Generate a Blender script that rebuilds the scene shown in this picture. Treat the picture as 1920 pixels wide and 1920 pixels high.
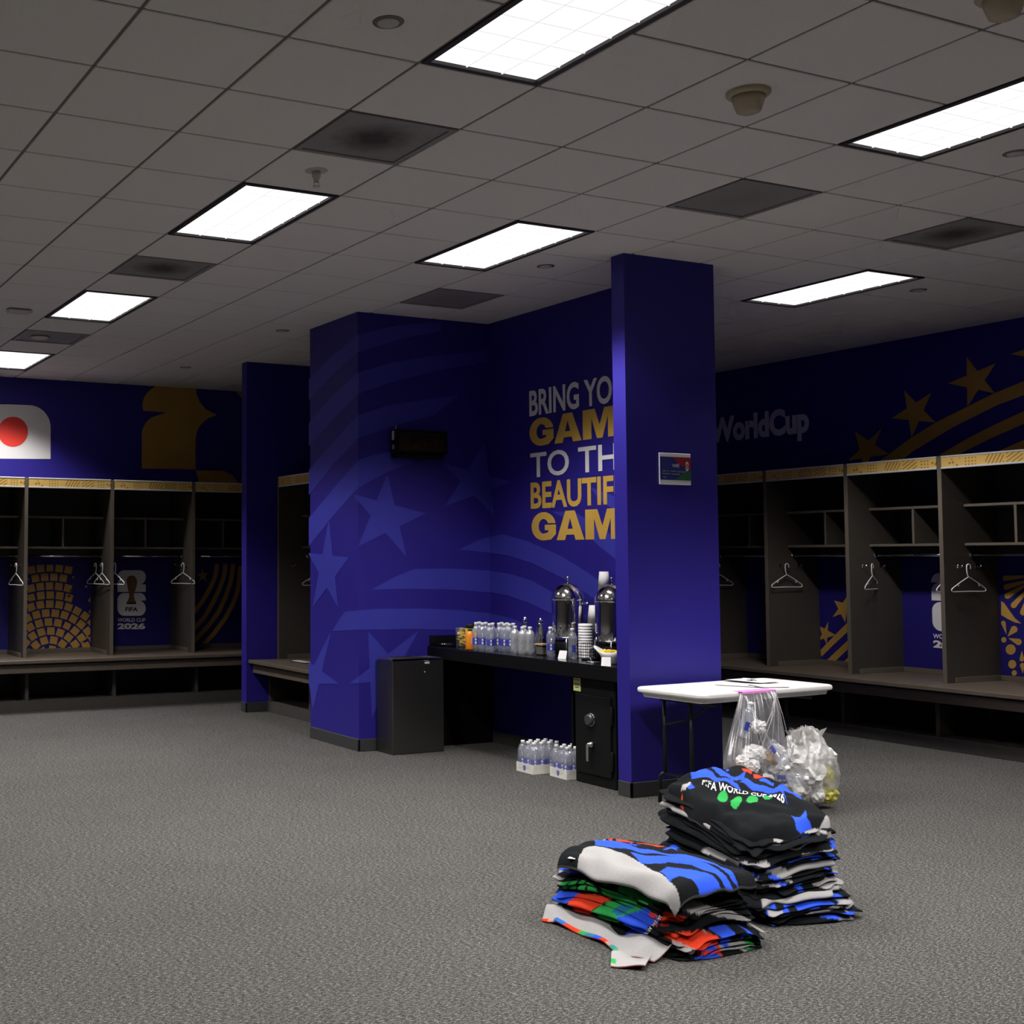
import bpy, bmesh, math, random
import numpy as np
from mathutils import Vector, Matrix
from mathutils.geometry import tessellate_polygon

for _o in list(bpy.data.objects):
    bpy.data.objects.remove(_o, do_unlink=True)
scn = bpy.context.scene
COL = scn.collection
PI = math.pi

# ------------------------------------------------------------------ camera
CAM_Z = 1.57
YAW, PITCH = 0.43903, 0.05557
FPX, CX, CY = 2351.2, 518.2, 919.0
cam_d = bpy.data.cameras.new('camera')
cam = bpy.data.objects.new('camera', cam_d)
COL.objects.link(cam)
cam.location = (0, 0, CAM_Z)
cam.rotation_euler = (PI / 2 + PITCH, 0, -YAW)
cam_d.sensor_width = 36.0
cam_d.sensor_fit = 'HORIZONTAL'
cam_d.lens = 36.0 * FPX / 1920.0
cam_d.shift_x = (960 - CX) / 1920.0
cam_d.shift_y = (CY - 960) / 1920.0
cam_d.clip_start = 0.05
cam_d.clip_end = 100
scn.camera = cam

# ------------------------------------------------------------------ world, exposure
w = bpy.data.worlds.new('world')
scn.world = w
w.use_nodes = True
w.node_tree.nodes['Background'].inputs[0].default_value = (0.30, 0.29, 0.28, 1)
w.node_tree.nodes['Background'].inputs[1].default_value = 0.05
scn.view_settings.view_transform = 'Standard'
scn.view_settings.look = 'None'
scn.view_settings.gamma = 1
scn.view_settings.use_curve_mapping = False
scn.view_settings.exposure = 0.0
scn.cycles.max_bounces = 7
scn.cycles.diffuse_bounces = 4
scn.cycles.glossy_bounces = 4
scn.cycles.transmission_bounces = 8
scn.cycles.transparent_max_bounces = 14
scn.cycles.caustics_reflective = False
scn.cycles.caustics_refractive = False
scn.cycles.sample_clamp_indirect = 4.0
scn.cycles.use_adaptive_sampling = True
scn.cycles.adaptive_threshold = 0.06
scn.cycles.adaptive_min_samples = 12
scn.cycles.use_denoising = True
LAMP_WATTS = 180.0        # each half of a ceiling troffer
LAMP_CONE = 124.0        # sharp cut-off of the parabolic louvre, degrees
LAMP_BLEND = 0.36
LENS_GLOW = 1.0
TILE = 0.6096
CEIL = 3.643
GX = lambda i: (i + 2.46375) * TILE     # ceiling grid lines
GY = lambda j: (j + 10.2111) * TILE

# ------------------------------------------------------------------ pixel -> point on a plane of the room (used to measure flat prints)
_f = np.array([math.sin(YAW) * math.cos(PITCH), math.cos(YAW) * math.cos(PITCH), math.sin(PITCH)])
_r = np.array([math.cos(YAW), -math.sin(YAW), 0.0])
_u = np.cross(_r, _f)
def ray(x, y): return _f + _r * (x - CX) / FPX - _u * (y - CY) / FPX
_o = np.array([0, 0, CAM_Z])
def on_x(q, X): v = ray(*q); return _o + v * X / v[0]
def on_y(q, Y): v = ray(*q); return _o + v * Y / v[1]
def on_z(q, Z): v = ray(*q); return _o + v * (Z - CAM_Z) / v[2]
def zoom(x0, y0, s): return lambda x, y: (x0 + x / s, y0 + y / s)

# ------------------------------------------------------------------ materials
MATS = {}
def srgb(r, g, b):
    f = lambda c: (c / 255 / 12.92) if c / 255 <= 0.04045 else ((c / 255 + 0.055) / 1.055) ** 2.4
    return (f(r), f(g), f(b), 1)
def mat(name, col=(.5, .5, .5, 1), rough=.6, metal=0.0, spec=.5, noise=None, bump=None, emit=None, trans=0.0, alpha=1.0, ior=1.45):
    if name in MATS: return MATS[name]
    m = bpy.data.materials.new(name); m.use_nodes = True
    nt = m.node_tree; b = nt.nodes['Principled BSDF']
    col = tuple(col) if len(col) == 4 else tuple(col) + (1,)
    b.inputs['Base Color'].default_value = col
    b.inputs['Roughness'].default_value = rough
    b.inputs['Metallic'].default_value = metal
    b.inputs['Specular IOR Level'].default_value = spec
    b.inputs['IOR'].default_value = ior
    b.inputs['Transmission Weight'].default_value = trans
    b.inputs['Alpha'].default_value = alpha
    if emit:
        b.inputs['Emission Color'].default_value = tuple(emit[0]) + (1,)
        b.inputs['Emission Strength'].default_value = emit[1]
    if noise or bump:
        tc = nt.nodes.new('ShaderNodeTexCoord')
        mp = nt.nodes.new('ShaderNodeMapping'); nt.links.new(tc.outputs['Object'], mp.inputs['Vector'])
    if noise:                                  # (scale, amount, stretch)
        sc, am, st = noise
        mp.inputs['Scale'].default_value = st
        n = nt.nodes.new('ShaderNodeTexNoise'); n.inputs['Scale'].default_value = sc; n.inputs['Detail'].default_value = 4
        nt.links.new(mp.outputs[0], n.inputs['Vector'])
        mx = nt.nodes.new('ShaderNodeMix'); mx.data_type = 'RGBA'
        mx.inputs[6].default_value = tuple(c * (1 - am) for c in col[:3]) + (1,)
        mx.inputs[7].default_value = tuple(min(1, c * (1 + am)) for c in col[:3]) + (1,)
        nt.links.new(n.outputs['Fac'], mx.inputs[0]); nt.links.new(mx.outputs[2], b.inputs['Base Color'])
    if bump:                                   # (scale, strength, distance)
        n2 = nt.nodes.new('ShaderNodeTexNoise'); n2.inputs['Scale'].default_value = bump[0]; n2.inputs['Detail'].default_value = 5
        nt.links.new(tc.outputs['Object'], n2.inputs['Vector'])
        bp = nt.nodes.new('ShaderNodeBump'); bp.inputs['Strength'].default_value = bump[1]; bp.inputs['Distance'].default_value = bump[2]
        nt.links.new(n2.outputs['Fac'], bp.inputs['Height']); nt.links.new(bp.outputs[0], b.inputs['Normal'])
    MATS[name] = m
    return m

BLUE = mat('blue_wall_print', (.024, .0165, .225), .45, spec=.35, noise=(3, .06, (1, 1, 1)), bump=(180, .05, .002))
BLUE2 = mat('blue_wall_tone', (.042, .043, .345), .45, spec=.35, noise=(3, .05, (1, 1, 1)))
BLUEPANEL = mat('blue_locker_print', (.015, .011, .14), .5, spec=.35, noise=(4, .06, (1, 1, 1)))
GOLD = mat('gold_print', (.46, .27, .055), .5, spec=.4, noise=(2.2, .22, (1, 1, 1)))
GOLD2 = mat('gold_letter_print', (.62, .38, .07), .5, spec=.4, noise=(1.4, .38, (1, 1, 1)))
WHITEPRINT = mat('white_print', (.72, .70, .70), .55, noise=(3, .04, (1, 1, 1)))
GREYPRINT = mat('grey_print', (.26, .25, .29), .55, noise=(3, .04, (1, 1, 1)))
REDPRINT = mat('red_print', (.80, .045, .03), .55, noise=(3, .04, (1, 1, 1)))
BLACKPRINT = mat('black_print', (.012, .011, .012), .5, noise=(3, .1, (1, 1, 1)))
BRONZE = mat('bronze_print', (.16, .085, .022), .45, noise=(30, .5, (1, 1, 1)))
LAM = mat('locker_laminate', (.058, .050, .041), .5, spec=.4, noise=(9, .22, (1, 1, 14)), bump=(220, .05, .001))
LAMEDGE = mat('locker_edge_laminate', (.125, .102, .078), .5, spec=.4, noise=(9, .2, (1, 1, 14)))
BENCHM = mat('bench_laminate', (.11, .087, .067), .42, spec=.45, noise=(7, .22, (1, 14, 1)), bump=(220, .04, .001))
KICK = mat('kick_laminate', (.060, .054, .048), .55, noise=(8, .2, (1, 1, 1)))
SILVER = mat('strip_holder_plastic', (.55, .55, .55), .35, noise=(8, .05, (1, 1, 1)))
CHROME = mat('chrome', (.78, .77, .75), .09, 1.0, noise=(12, .03, (1, 1, 1)))
STEEL = mat('brushed_steel', (.13, .126, .12), .30, .9, noise=(14, .15, (1, 1, 30)))
BLACKLAM = mat('black_counter', (.006, .006, .0065), .18, spec=.4, noise=(60, .25, (1, 1, 1)))
BLACKMATTE = mat('black_panel', (.0045, .0045, .0045), .5, spec=.15, noise=(20, .2, (1, 1, 1)))
SAFEM = mat('black_safe_paint', (.0075, .0075, .0072), .45, spec=.22, noise=(40, .2, (1, 1, 1)), bump=(300, .1, .001))
RUBBER = mat('baseboard_rubber', (.040, .040, .040), .5, noise=(6, .1, (1, 1, 1)))
WHITEPLASTIC = mat('white_plastic', (.80, .79, .77), .45, noise=(5, .03, (1, 1, 1)), bump=(120, .05, .001))
HANGERM = mat('hanger_plastic', (.86, .86, .84), .35, noise=(5, .03, (1, 1, 1)))
PAPER = mat('white_paper', (.84, .83, .82), .7, noise=(20, .03, (1, 1, 1)))
CARDBOARD = mat('white_card_tray', (.74, .72, .64), .7, noise=(20, .04, (1, 1, 1)))
INK = mat('blue_ink', (.10, .12, .42), .6, noise=(20, .1, (1, 1, 1)))
CAPW = mat('white_cap', (.84, .84, .84), .4, noise=(10, .03, (1, 1, 1)))
CEILT = mat('ceiling_tile', (.90, .855, .79), .9, spec=.1, noise=(70, .05, (1, 1, 1)), bump=(260, .35, .003))
TBAR = mat('ceiling_tee', (.20, .17, .15), .7, noise=(5, .05, (1, 1, 1)))
TRIMBLK = mat('troffer_trim', (.035, .03, .03), .5, noise=(5, .05, (1, 1, 1)))
BEIGE = mat('beige_plastic', (.55, .47, .33), .5, noise=(6, .06, (1, 1, 1)))
OFFW = mat('offwhite_plastic', (.62, .58, .54), .5, noise=(6, .05, (1, 1, 1)))
PAINTW = mat('wall_paint', (.42, .40, .38), .85, noise=(3, .04, (1, 1, 1)), bump=(150, .1, .002))
ORANGE = mat('orange_juice', (.85, .26, .02), .3, noise=(12, .12, (1, 1, 1)))
YELLOW = mat('yellow_pack', (.78, .56, .06), .45, noise=(18, .3, (1, 1, 1)))
LIME = mat('yellow_green_skin', (.62, .58, .10), .5, noise=(14, .3, (1, 1, 1)))
TAN = mat('tan_card', (.40, .27, .13), .7, noise=(14, .15, (1, 1, 1)))
PINK = mat('pink_drawstring', (.95, .30, .72), .45, noise=(14, .1, (1, 1, 1)))
NOTE = mat('sticky_note', (.72, .74, .30), .7, noise=(14, .05, (1, 1, 1)))
BLUELABEL = mat('blue_label', (.045, .05, .36), .4, noise=(20, .15, (1, 1, 1)))
GREENP = mat('green_print', (.02, .11, .045), .5, noise=(10, .2, (1, 1, 1)))
BLUEP = mat('deep_blue_print', (.02, .028, .20), .5, noise=(10, .2, (1, 1, 1)))
REDP = mat('deep_red_print', (.32, .015, .015), .5, noise=(10, .2, (1, 1, 1)))

def film(name, col, body, rough=.25):
    """thin clear film: mostly see-through, with a milky and a glossy share"""
    m = bpy.data.materials.new(name); m.use_nodes = True; nt = m.node_tree
    for n in list(nt.nodes): nt.nodes.remove(n)
    out = nt.nodes.new('ShaderNodeOutputMaterial')
    tr = nt.nodes.new('ShaderNodeBsdfTransparent')
    df = nt.nodes.new('ShaderNodeBsdfTranslucent'); df.inputs[0].default_value = col
    dd = nt.nodes.new('ShaderNodeBsdfDiffuse'); dd.inputs[0].default_value = col
    gl = nt.nodes.new('ShaderNodeBsdfGlossy'); gl.inputs['Roughness'].default_value = rough
    a = nt.nodes.new('ShaderNodeMixShader'); a.inputs[0].default_value = .6
    nt.links.new(df.outputs[0], a.inputs[1]); nt.links.new(dd.outputs[0], a.inputs[2])
    b = nt.nodes.new('ShaderNodeMixShader'); b.inputs[0].default_value = .35
    nt.links.new(a.outputs[0], b.inputs[1]); nt.links.new(gl.outputs[0], b.inputs[2])
    tc = nt.nodes.new('ShaderNodeTexCoord')
    ns = nt.nodes.new('ShaderNodeTexNoise'); ns.inputs['Scale'].default_value = 14; ns.inputs['Detail'].default_value = 3
    nt.links.new(tc.outputs['Object'], ns.inputs['Vector'])
    mr = nt.nodes.new('ShaderNodeMapRange'); mr.inputs[1].default_value = .3; mr.inputs[2].default_value = .7
    mr.inputs[3].default_value = body * .5; mr.inputs[4].default_value = body * 1.5
    nt.links.new(ns.outputs['Fac'], mr.inputs[0])
    c = nt.nodes.new('ShaderNodeMixShader'); nt.links.new(mr.outputs[0], c.inputs[0])
    nt.links.new(tr.outputs[0], c.inputs[1]); nt.links.new(b.outputs[0], c.inputs[2])
    nt.links.new(c.outputs[0], out.inputs['Surface'])
    MATS[name] = m
    return m
WRAP = film('shrink_film', (.85, .88, .95, 1), .16, .12)
BAGFILM = film('clear_bag_film', (.80, .79, .82, 1), .20, .22)
BAGFILM2 = film('cloudy_bag_film', (.86, .83, .80, 1), .52, .4)
WATER = film('clear_bottle', (.74, .78, .90, 1), .36, .08)
FROST = film('cloudy_bottle', (.74, .76, .78, 1), .72, .15)

def attr_mat(name, rough):
    m = bpy.data.materials.new(name); m.use_nodes = True; nt = m.node_tree; b = nt.nodes['Principled BSDF']
    a = nt.nodes.new('ShaderNodeAttribute'); a.attribute_name = 'Col'
    tc = nt.nodes.new('ShaderNodeTexCoord')
    n = nt.nodes.new('ShaderNodeTexNoise'); n.inputs['Scale'].default_value = 260; n.inputs['Detail'].default_value = 3
    nt.links.new(tc.outputs['Object'], n.inputs['Vector'])
    mr = nt.nodes.new('ShaderNodeMapRange'); mr.inputs[3].default_value = .78; mr.inputs[4].default_value = 1.2
    nt.links.new(n.outputs['Fac'], mr.inputs[0])
    mx = nt.nodes.new('ShaderNodeVectorMath'); mx.operation = 'SCALE'
    nt.links.new(a.outputs['Color'], mx.inputs[0]); nt.links.new(mr.outputs[0], mx.inputs['Scale'])
    nt.links.new(mx.outputs[0], b.inputs['Base Color'])
    b.inputs['Roughness'].default_value = rough; b.inputs['Specular IOR Level'].default_value = .15
    bp = nt.nodes.new('ShaderNodeBump'); bp.inputs['Strength'].default_value = .35; bp.inputs['Distance'].default_value = .003
    nt.links.new(n.outputs['Fac'], bp.inputs['Height']); nt.links.new(bp.outputs[0], b.inputs['Normal'])
    return m
TOWEL = attr_mat('towel_terry', .95)

def carpet_mat():
    m = bpy.data.materials.new('heather_carpet'); m.use_nodes = True; nt = m.node_tree; b = nt.nodes['Principled BSDF']
    tc = nt.nodes.new('ShaderNodeTexCoord')
    def noise(scale, stretch, detail):
        mp = nt.nodes.new('ShaderNodeMapping'); mp.inputs['Scale'].default_value = stretch
        nt.links.new(tc.outputs['Object'], mp.inputs['Vector'])
        n = nt.nodes.new('ShaderNodeTexNoise'); n.inputs['Scale'].default_value = scale; n.inputs['Detail'].default_value = detail
        nt.links.new(mp.outputs[0], n.inputs['Vector']); return n
    n1 = noise(105, (.5, 1.4, 1), 5); n2 = noise(240, (.7, 1.3, 1), 3); n3 = noise(2.2, (1, 1, 1), 2)
    ad = nt.nodes.new('ShaderNodeMath'); ad.operation = 'ADD'
    nt.links.new(n1.outputs['Fac'], ad.inputs[0]); nt.links.new(n2.outputs['Fac'], ad.inputs[1])
    rp = nt.nodes.new('ShaderNodeValToRGB')
    rp.color_ramp.elements[0].position = .34; rp.color_ramp.elements[0].color = (.014, .0138, .0132, 1)
    rp.color_ramp.elements[1].position = .66; rp.color_ramp.elements[1].color = (.29, .284, .262, 1)
    e = rp.color_ramp.elements.new(.5); e.color = (.058, .0565, .0525, 1)
    hv = nt.nodes.new('ShaderNodeMath'); hv.operation = 'MULTIPLY'; hv.inputs[1].default_value = .5
    nt.links.new(ad.outputs[0], hv.inputs[0]); nt.links.new(hv.outputs[0], rp.inputs[0])
    mr = nt.nodes.new('ShaderNodeMapRange'); mr.inputs[3].default_value = .9; mr.inputs[4].default_value = 1.1
    nt.links.new(n3.outputs['Fac'], mr.inputs[0])
    sc = nt.nodes.new('ShaderNodeVectorMath'); sc.operation = 'SCALE'
    nt.links.new(rp.outputs[0], sc.inputs[0]); nt.links.new(mr.outputs[0], sc.inputs['Scale'])
    nt.links.new(sc.outputs[0], b.inputs['Base Color'])
    b.inputs['Roughness'].default_value = .95; b.inputs['Specular IOR Level'].default_value = .1
    bp = nt.nodes.new('ShaderNodeBump'); bp.inputs['Strength'].default_value = .3; bp.inputs['Distance'].default_value = .003
    nt.links.new(ad.outputs[0], bp.inputs['Height']); nt.links.new(bp.outputs[0], b.inputs['Normal'])
    return m
CARPET = carpet_mat()

def strip_mat():
    """gold header print: brown motifs (dots, bars, diagonal rays) on gold"""
    m = bpy.data.materials.new('gold_header_print'); m.use_nodes = True; nt = m.node_tree; b = nt.nodes['Principled BSDF']
    tc = nt.nodes.new('ShaderNodeTexCoord'); sx = nt.nodes.new('ShaderNodeSeparateXYZ'); nt.links.new(tc.outputs['Object'], sx.inputs[0])
    def math_(op, a, bb=None, c=None):
        n = nt.nodes.new('ShaderNodeMath'); n.operation = op
        for k, v in enumerate((a, bb, c)):
            if v is None: continue
            if isinstance(v, (int, float)): n.inputs[k].default_value = v
            else: nt.links.new(v, n.inputs[k])
        return n.outputs[0]
    x, z = sx.outputs['X'], sx.outputs['Z']
    def band(lo, hi): return math_('MULTIPLY', math_('GREATER_THAN', x, lo), math_('LESS_THAN', x, hi))
    d1 = math_('GREATER_THAN', math_('SINE', math_('ADD', math_('MULTIPLY', x, 190), math_('MULTIPLY', z, -110))), .25)
    d2 = math_('GREATER_THAN', math_('SINE', math_('ADD', math_('MULTIPLY', x, 120), math_('MULTIPLY', z, -190))), .35)
    gr = math_('MULTIPLY', math_('GREATER_THAN', math_('SINE', math_('MULTIPLY', x, 210)), .0), math_('GREATER_THAN', math_('SINE', math_('MULTIPLY', z, 230)), .1))
    vo = nt.nodes.new('ShaderNodeTexVoronoi'); vo.inputs['Scale'].default_value = 26; nt.links.new(tc.outputs['Object'], vo.inputs['Vector'])
    dots = math_('LESS_THAN', vo.outputs['Distance'], .30)
    tot = math_('MULTIPLY', band(.06, .20), dots)
    for bnd, f in ((band(.24, .34), gr), (band(.42, .58), d1), (band(.60, .74), d2), (band(.77, .86), gr), (band(.88, .93), dots)):
        tot = math_('ADD', tot, math_('MULTIPLY', bnd, f))
    mx = nt.nodes.new('ShaderNodeMix'); mx.data_type = 'RGBA'
    mx.inputs[6].default_value = (.66, .43, .12, 1); mx.inputs[7].default_value = (.33, .185, .035, 1)
    nt.links.new(math_('MINIMUM', tot, 1.0), mx.inputs[0]); nt.links.new(mx.outputs[2], b.inputs['Base Color'])
    b.inputs['Roughness'].default_value = .45
    return m
STRIP = strip_mat()

def vent_mat(dusty):
    m = bpy.data.materials.new('diffuser_dusty' if dusty else 'diffuser_plain'); m.use_nodes = True; nt = m.node_tree; b = nt.nodes['Principled BSDF']
    tc = nt.nodes.new('ShaderNodeTexCoord')
    vl = nt.nodes.new('ShaderNodeVectorMath'); vl.operation = 'LENGTH'
    nt.links.new(tc.outputs['Object'], vl.inputs[0])
    n = nt.nodes.new('ShaderNodeTexNoise'); n.inputs['Scale'].default_value = 14; nt.links.new(tc.outputs['Object'], n.inputs['Vector'])
    ad = nt.nodes.new('ShaderNodeMath'); ad.operation = 'MULTIPLY_ADD'; ad.inputs[1].default_value = .12
    nt.links.new(n.outputs['Fac'], ad.inputs[0]); nt.links.new(vl.outputs['Value'], ad.inputs[2])
    rp = nt.nodes.new('ShaderNodeValToRGB')
    rp.color_ramp.elements[0].position = .12; rp.color_ramp.elements[0].color = (.06, .05, .036, 1) if dusty else (.27, .255, .245, 1)
    rp.color_ramp.elements[1].position = .30; rp.color_ramp.elements[1].color = (.30, .28, .265, 1)
    nt.links.new(ad.outputs[0], rp.inputs[0]); nt.links.new(rp.outputs[0], b.inputs['Base Color'])
    b.inputs['Roughness'].default_value = .6
    return m
VENT_D, VENT_P = vent_mat(True), vent_mat(False)

def lens_mat(name, strength):
    m = bpy.data.materials.new(name); m.use_nodes = True; nt = m.node_tree; b = nt.nodes['Principled BSDF']
    b.inputs['Base Color'].default_value = (.8, .8, .8, 1)
    b.inputs['Emission Color'].default_value = (1, .975, .99, 1)
    b.inputs['Emission Strength'].default_value = strength
    m.cycles.emission_sampling = 'NONE'
    return m
LENS = lens_mat('lit_lens', LENS_GLOW)
RIB = lens_mat('lit_lens_rib', .66)

# ------------------------------------------------------------------ mesh helpers
class MB:
    def __init__(s): s.v, s.f, s.m, s.sm = [], [], [], []
    def add(s, vs, fs, m=0, smooth=False):
        o = len(s.v); s.v += [tuple(map(float, p)) for p in vs]
        for f in fs: s.f.append(tuple(o + k for k in f)); s.m.append(m); s.sm.append(smooth)
        return s
    def box(s, a, b, m=0, bev=0.0, T=None):
        x0, y0, z0 = (min(a[k], b[k]) for k in range(3)); x1, y1, z1 = (max(a[k], b[k]) for k in range(3))
        if bev <= 0:
            vs = [(x0, y0, z0), (x1, y0, z0), (x1, y1, z0), (x0, y1, z0), (x0, y0, z1), (x1, y0, z1), (x1, y1, z1), (x0, y1, z1)]
            fs = [(0, 3, 2, 1), (4, 5, 6, 7), (0, 1, 5, 4), (1, 2, 6, 5), (2, 3, 7, 6), (3, 0, 4, 7)]
        else:
            c = bev; vs, fs = [], []
            rings = [(z0, c), (z0 + c, 0), (z1 - c, 0), (z1, c)]
            for z, i in rings:
                vs += [(x0 + i + c * (i == 0), y0 + i, z), (x1 - i - c * (i == 0), y0 + i, z), (x1 - i, y0 + i + c * (i == 0), z), (x1 - i, y1 - i - c * (i == 0), z),
                       (x1 - i - c * (i == 0), y1 - i, z), (x0 + i + c * (i == 0), y1 - i, z), (x0 + i, y1 - i - c * (i == 0), z), (x0 + i, y0 + i + c * (i == 0), z)]
            for k in range(3):
                for j in range(8): fs.append((k * 8 + j, k * 8 + (j + 1) % 8, k * 8 + 8 + (j + 1) % 8, k * 8 + 8 + j))
            fs.append(tuple(range(7, -1, -1))); fs.append(tuple(range(24, 32)))
        if T: vs = [T @ Vector(p) for p in vs]
        return s.add(vs, fs, m)
    def lathe(s, prof, n=20, c=(0, 0, 0), m=0, smooth=True, T=None, caps=True):
        vs, fs = [], []
        for r, z in prof:
            for k in range(n): a = 2 * PI * k / n; vs.append((c[0] + r * math.cos(a), c[1] + r * math.sin(a), c[2] + z))
        for i in range(len(prof) - 1):
            for k in range(n): fs.append((i * n + k, i * n + (k + 1) % n, (i + 1) * n + (k + 1) % n, (i + 1) * n + k))
        if caps:
            if prof[0][0] > 1e-4: fs.append(tuple(range(n - 1, -1, -1)))
            if prof[-1][0] > 1e-4: fs.append(tuple((len(prof) - 1) * n + k for k in range(n)))
        if T: vs = [T @ Vector(p) for p in vs]
        return s.add(vs, fs, m, smooth)
    def tube(s, path, r, n=8, m=0, closed=False, smooth=True):
        P = [Vector(p) for p in path]; L = len(P); vs, fs = [], []
        up = Vector((0, 0, 1)); prev = None
        for i in range(L):
            if closed: d = P[(i + 1) % L] - P[i - 1]
            else: d = P[min(i + 1, L - 1)] - P[max(i - 1, 0)]
            d.normalize()
            if prev is None:
                a = d.cross(up)
                if a.length < 1e-3: a = d.cross(Vector((1, 0, 0)))
            else: a = prev - d * prev.dot(d)
            a.normalize(); b = d.cross(a); prev = a
            for k in range(n): t = 2 * PI * k / n; vs.append(P[i] + (a * math.cos(t) + b * math.sin(t)) * r)
        for i in range(L if closed else L - 1):
            j = (i + 1) % L
            for k in range(n): fs.append((i * n + k, i * n + (k + 1) % n, j * n + (k + 1) % n, j * n + k))
        if not closed: fs.append(tuple(range(n - 1, -1, -1))); fs.append(tuple((L - 1) * n + k for k in range(n)))
        return s.add(vs, fs, m, smooth)
    def poly(s, pts3, n, m=0):
        """flat polygon (any outline) triangulated, facing along n"""
        P = [Vector(p) for p in pts3]
        for t in tessellate_polygon([P]):
            t = tuple(t); nn = (P[t[1]] - P[t[0]]).cross(P[t[2]] - P[t[0]])
            if nn.length < 1e-12: continue
            if nn.dot(n) < 0: t = t[::-1]
            s.add([P[k] for k in t], [(0, 1, 2)], m)
        return s
    def prism(s, pts2, z0, z1, m=0):
        n = len(pts2); P = [Vector((x, y, 0)) for x, y in pts2]
        ar = sum(pts2[i][0] * pts2[(i + 1) % n][1] - pts2[(i + 1) % n][0] * pts2[i][1] for i in range(n))
        if ar < 0: pts2 = pts2[::-1]; P = P[::-1]
        s.poly([(x, y, z1) for x, y in pts2], Vector((0, 0, 1)), m); s.poly([(x, y, z0) for x, y in pts2], Vector((0, 0, -1)), m)
        vs = [(x, y, z0) for x, y in pts2] + [(x, y, z1) for x, y in pts2]
        return s.add(vs, [(k, (k + 1) % n, n + (k + 1) % n, n + k) for k in range(n)], m)
    def mesh(s, name, mats):
        me = bpy.data.meshes.new(name); me.from_pydata(s.v, [], s.f)
        for mm in (mats if isinstance(mats, (list, tuple)) else [mats]): me.materials.append(mm)
        me.polygons.foreach_set('material_index', s.m); me.polygons.foreach_set('use_smooth', s.sm)
        me.update(); return me
    def obj(s, name, mats, parent=None, **k): return link(name, s.mesh(name, mats), parent, **k)
def link(name, me, parent=None, loc=None, rz=0):
    o = bpy.data.objects.new(name, me); COL.objects.link(o)
    if parent is not None: o.parent = parent
    if loc is not None: o.location = loc
    if rz: o.rotation_euler = (0, 0, rz)
    return o
def tag(o, label=None, cat=None, group=None, kind=None):
    if label: o['label'] = label
    if cat: o['category'] = cat
    if group: o['group'] = group
    if kind: o['kind'] = kind
    return o
def empty(name, loc=(0, 0, 0), rz=0.0, label=None, cat=None, group=None):
    o = bpy.data.objects.new(name, None); COL.objects.link(o); o.location = loc; o.rotation_euler = (0, 0, rz); o.empty_display_size = .1
    return tag(o, label, cat, group)
def copy_tree(o, parent=None):
    c = o.copy(); COL.objects.link(c); c.parent = parent
    for ch in [x for x in o.children]: copy_tree(ch, c)
    return c
def struct(name, mb, m, parent=None):
    o = mb.obj(name, m, parent)
    if parent is None: o['kind'] = 'structure'
    return o

# flat prints on walls: polygons given as pixels of the photo, laid on the wall plane
def plane_x(X, off=.002): return (lambda q: on_x(q, X - off)), Vector((-1, 0, 0))
def plane_y(Y, off=.002): return (lambda q: on_y(q, Y - off)), Vector((0, -1, 0))
def decal(name, polys, plane, m, parent):
    f, n = plane; mb = MB()
    for p in polys: mb.poly([f(q) for q in p], n)
    return mb.obj(name, m, parent)
def star5(t):
    """five tips (in order round the star) -> ten-point outline"""
    def X(a, b, c, d):
        x1, y1, x2, y2, x3, y3, x4, y4 = *a, *b, *c, *d
        D = (x1 - x2) * (y3 - y4) - (y1 - y2) * (x3 - x4)
        A = x1 * y2 - y1 * x2; B = x3 * y4 - y3 * x4
        return ((A * (x3 - x4) - (x1 - x2) * B) / D, (A * (y3 - y4) - (y1 - y2) * B) / D)
    out = []
    for i in range(5): out += [t[i], X(t[i - 1], t[(i + 1) % 5], t[i], t[(i + 2) % 5])]
    return out
def arc(cx, cy, rx, ry, a0, a1, n=8):
    return [(cx + rx * math.cos(math.radians(a0 + (a1 - a0) * k / n)), cy + ry * math.sin(math.radians(a0 + (a1 - a0) * k / n))) for k in range(n + 1)]
def smooth_poly(pts, it=2):
    for _ in range(it):
        o = []
        for i in range(len(pts)):
            a, b = pts[i], pts[(i + 1) % len(pts)]
            o += [(a[0] * .75 + b[0] * .25, a[1] * .75 + b[1] * .25), (a[0] * .25 + b[0] * .75, a[1] * .25 + b[1] * .75)]
        pts = o
    return pts
def clip(pts, ax, val, keep_less):
    out = []
    for i in range(len(pts)):
        a, b = pts[i - 1], pts[i]
        ina = (a[ax] <= val) == keep_less or a[ax] == val; inb = (b[ax] <= val) == keep_less or b[ax] == val
        if ina != inb:
            t = (val - a[ax]) / (b[ax] - a[ax]); out.append(tuple(a[k] + t * (b[k] - a[k]) for k in range(len(a))))
        if inb: out.append(b)
    return out

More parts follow.
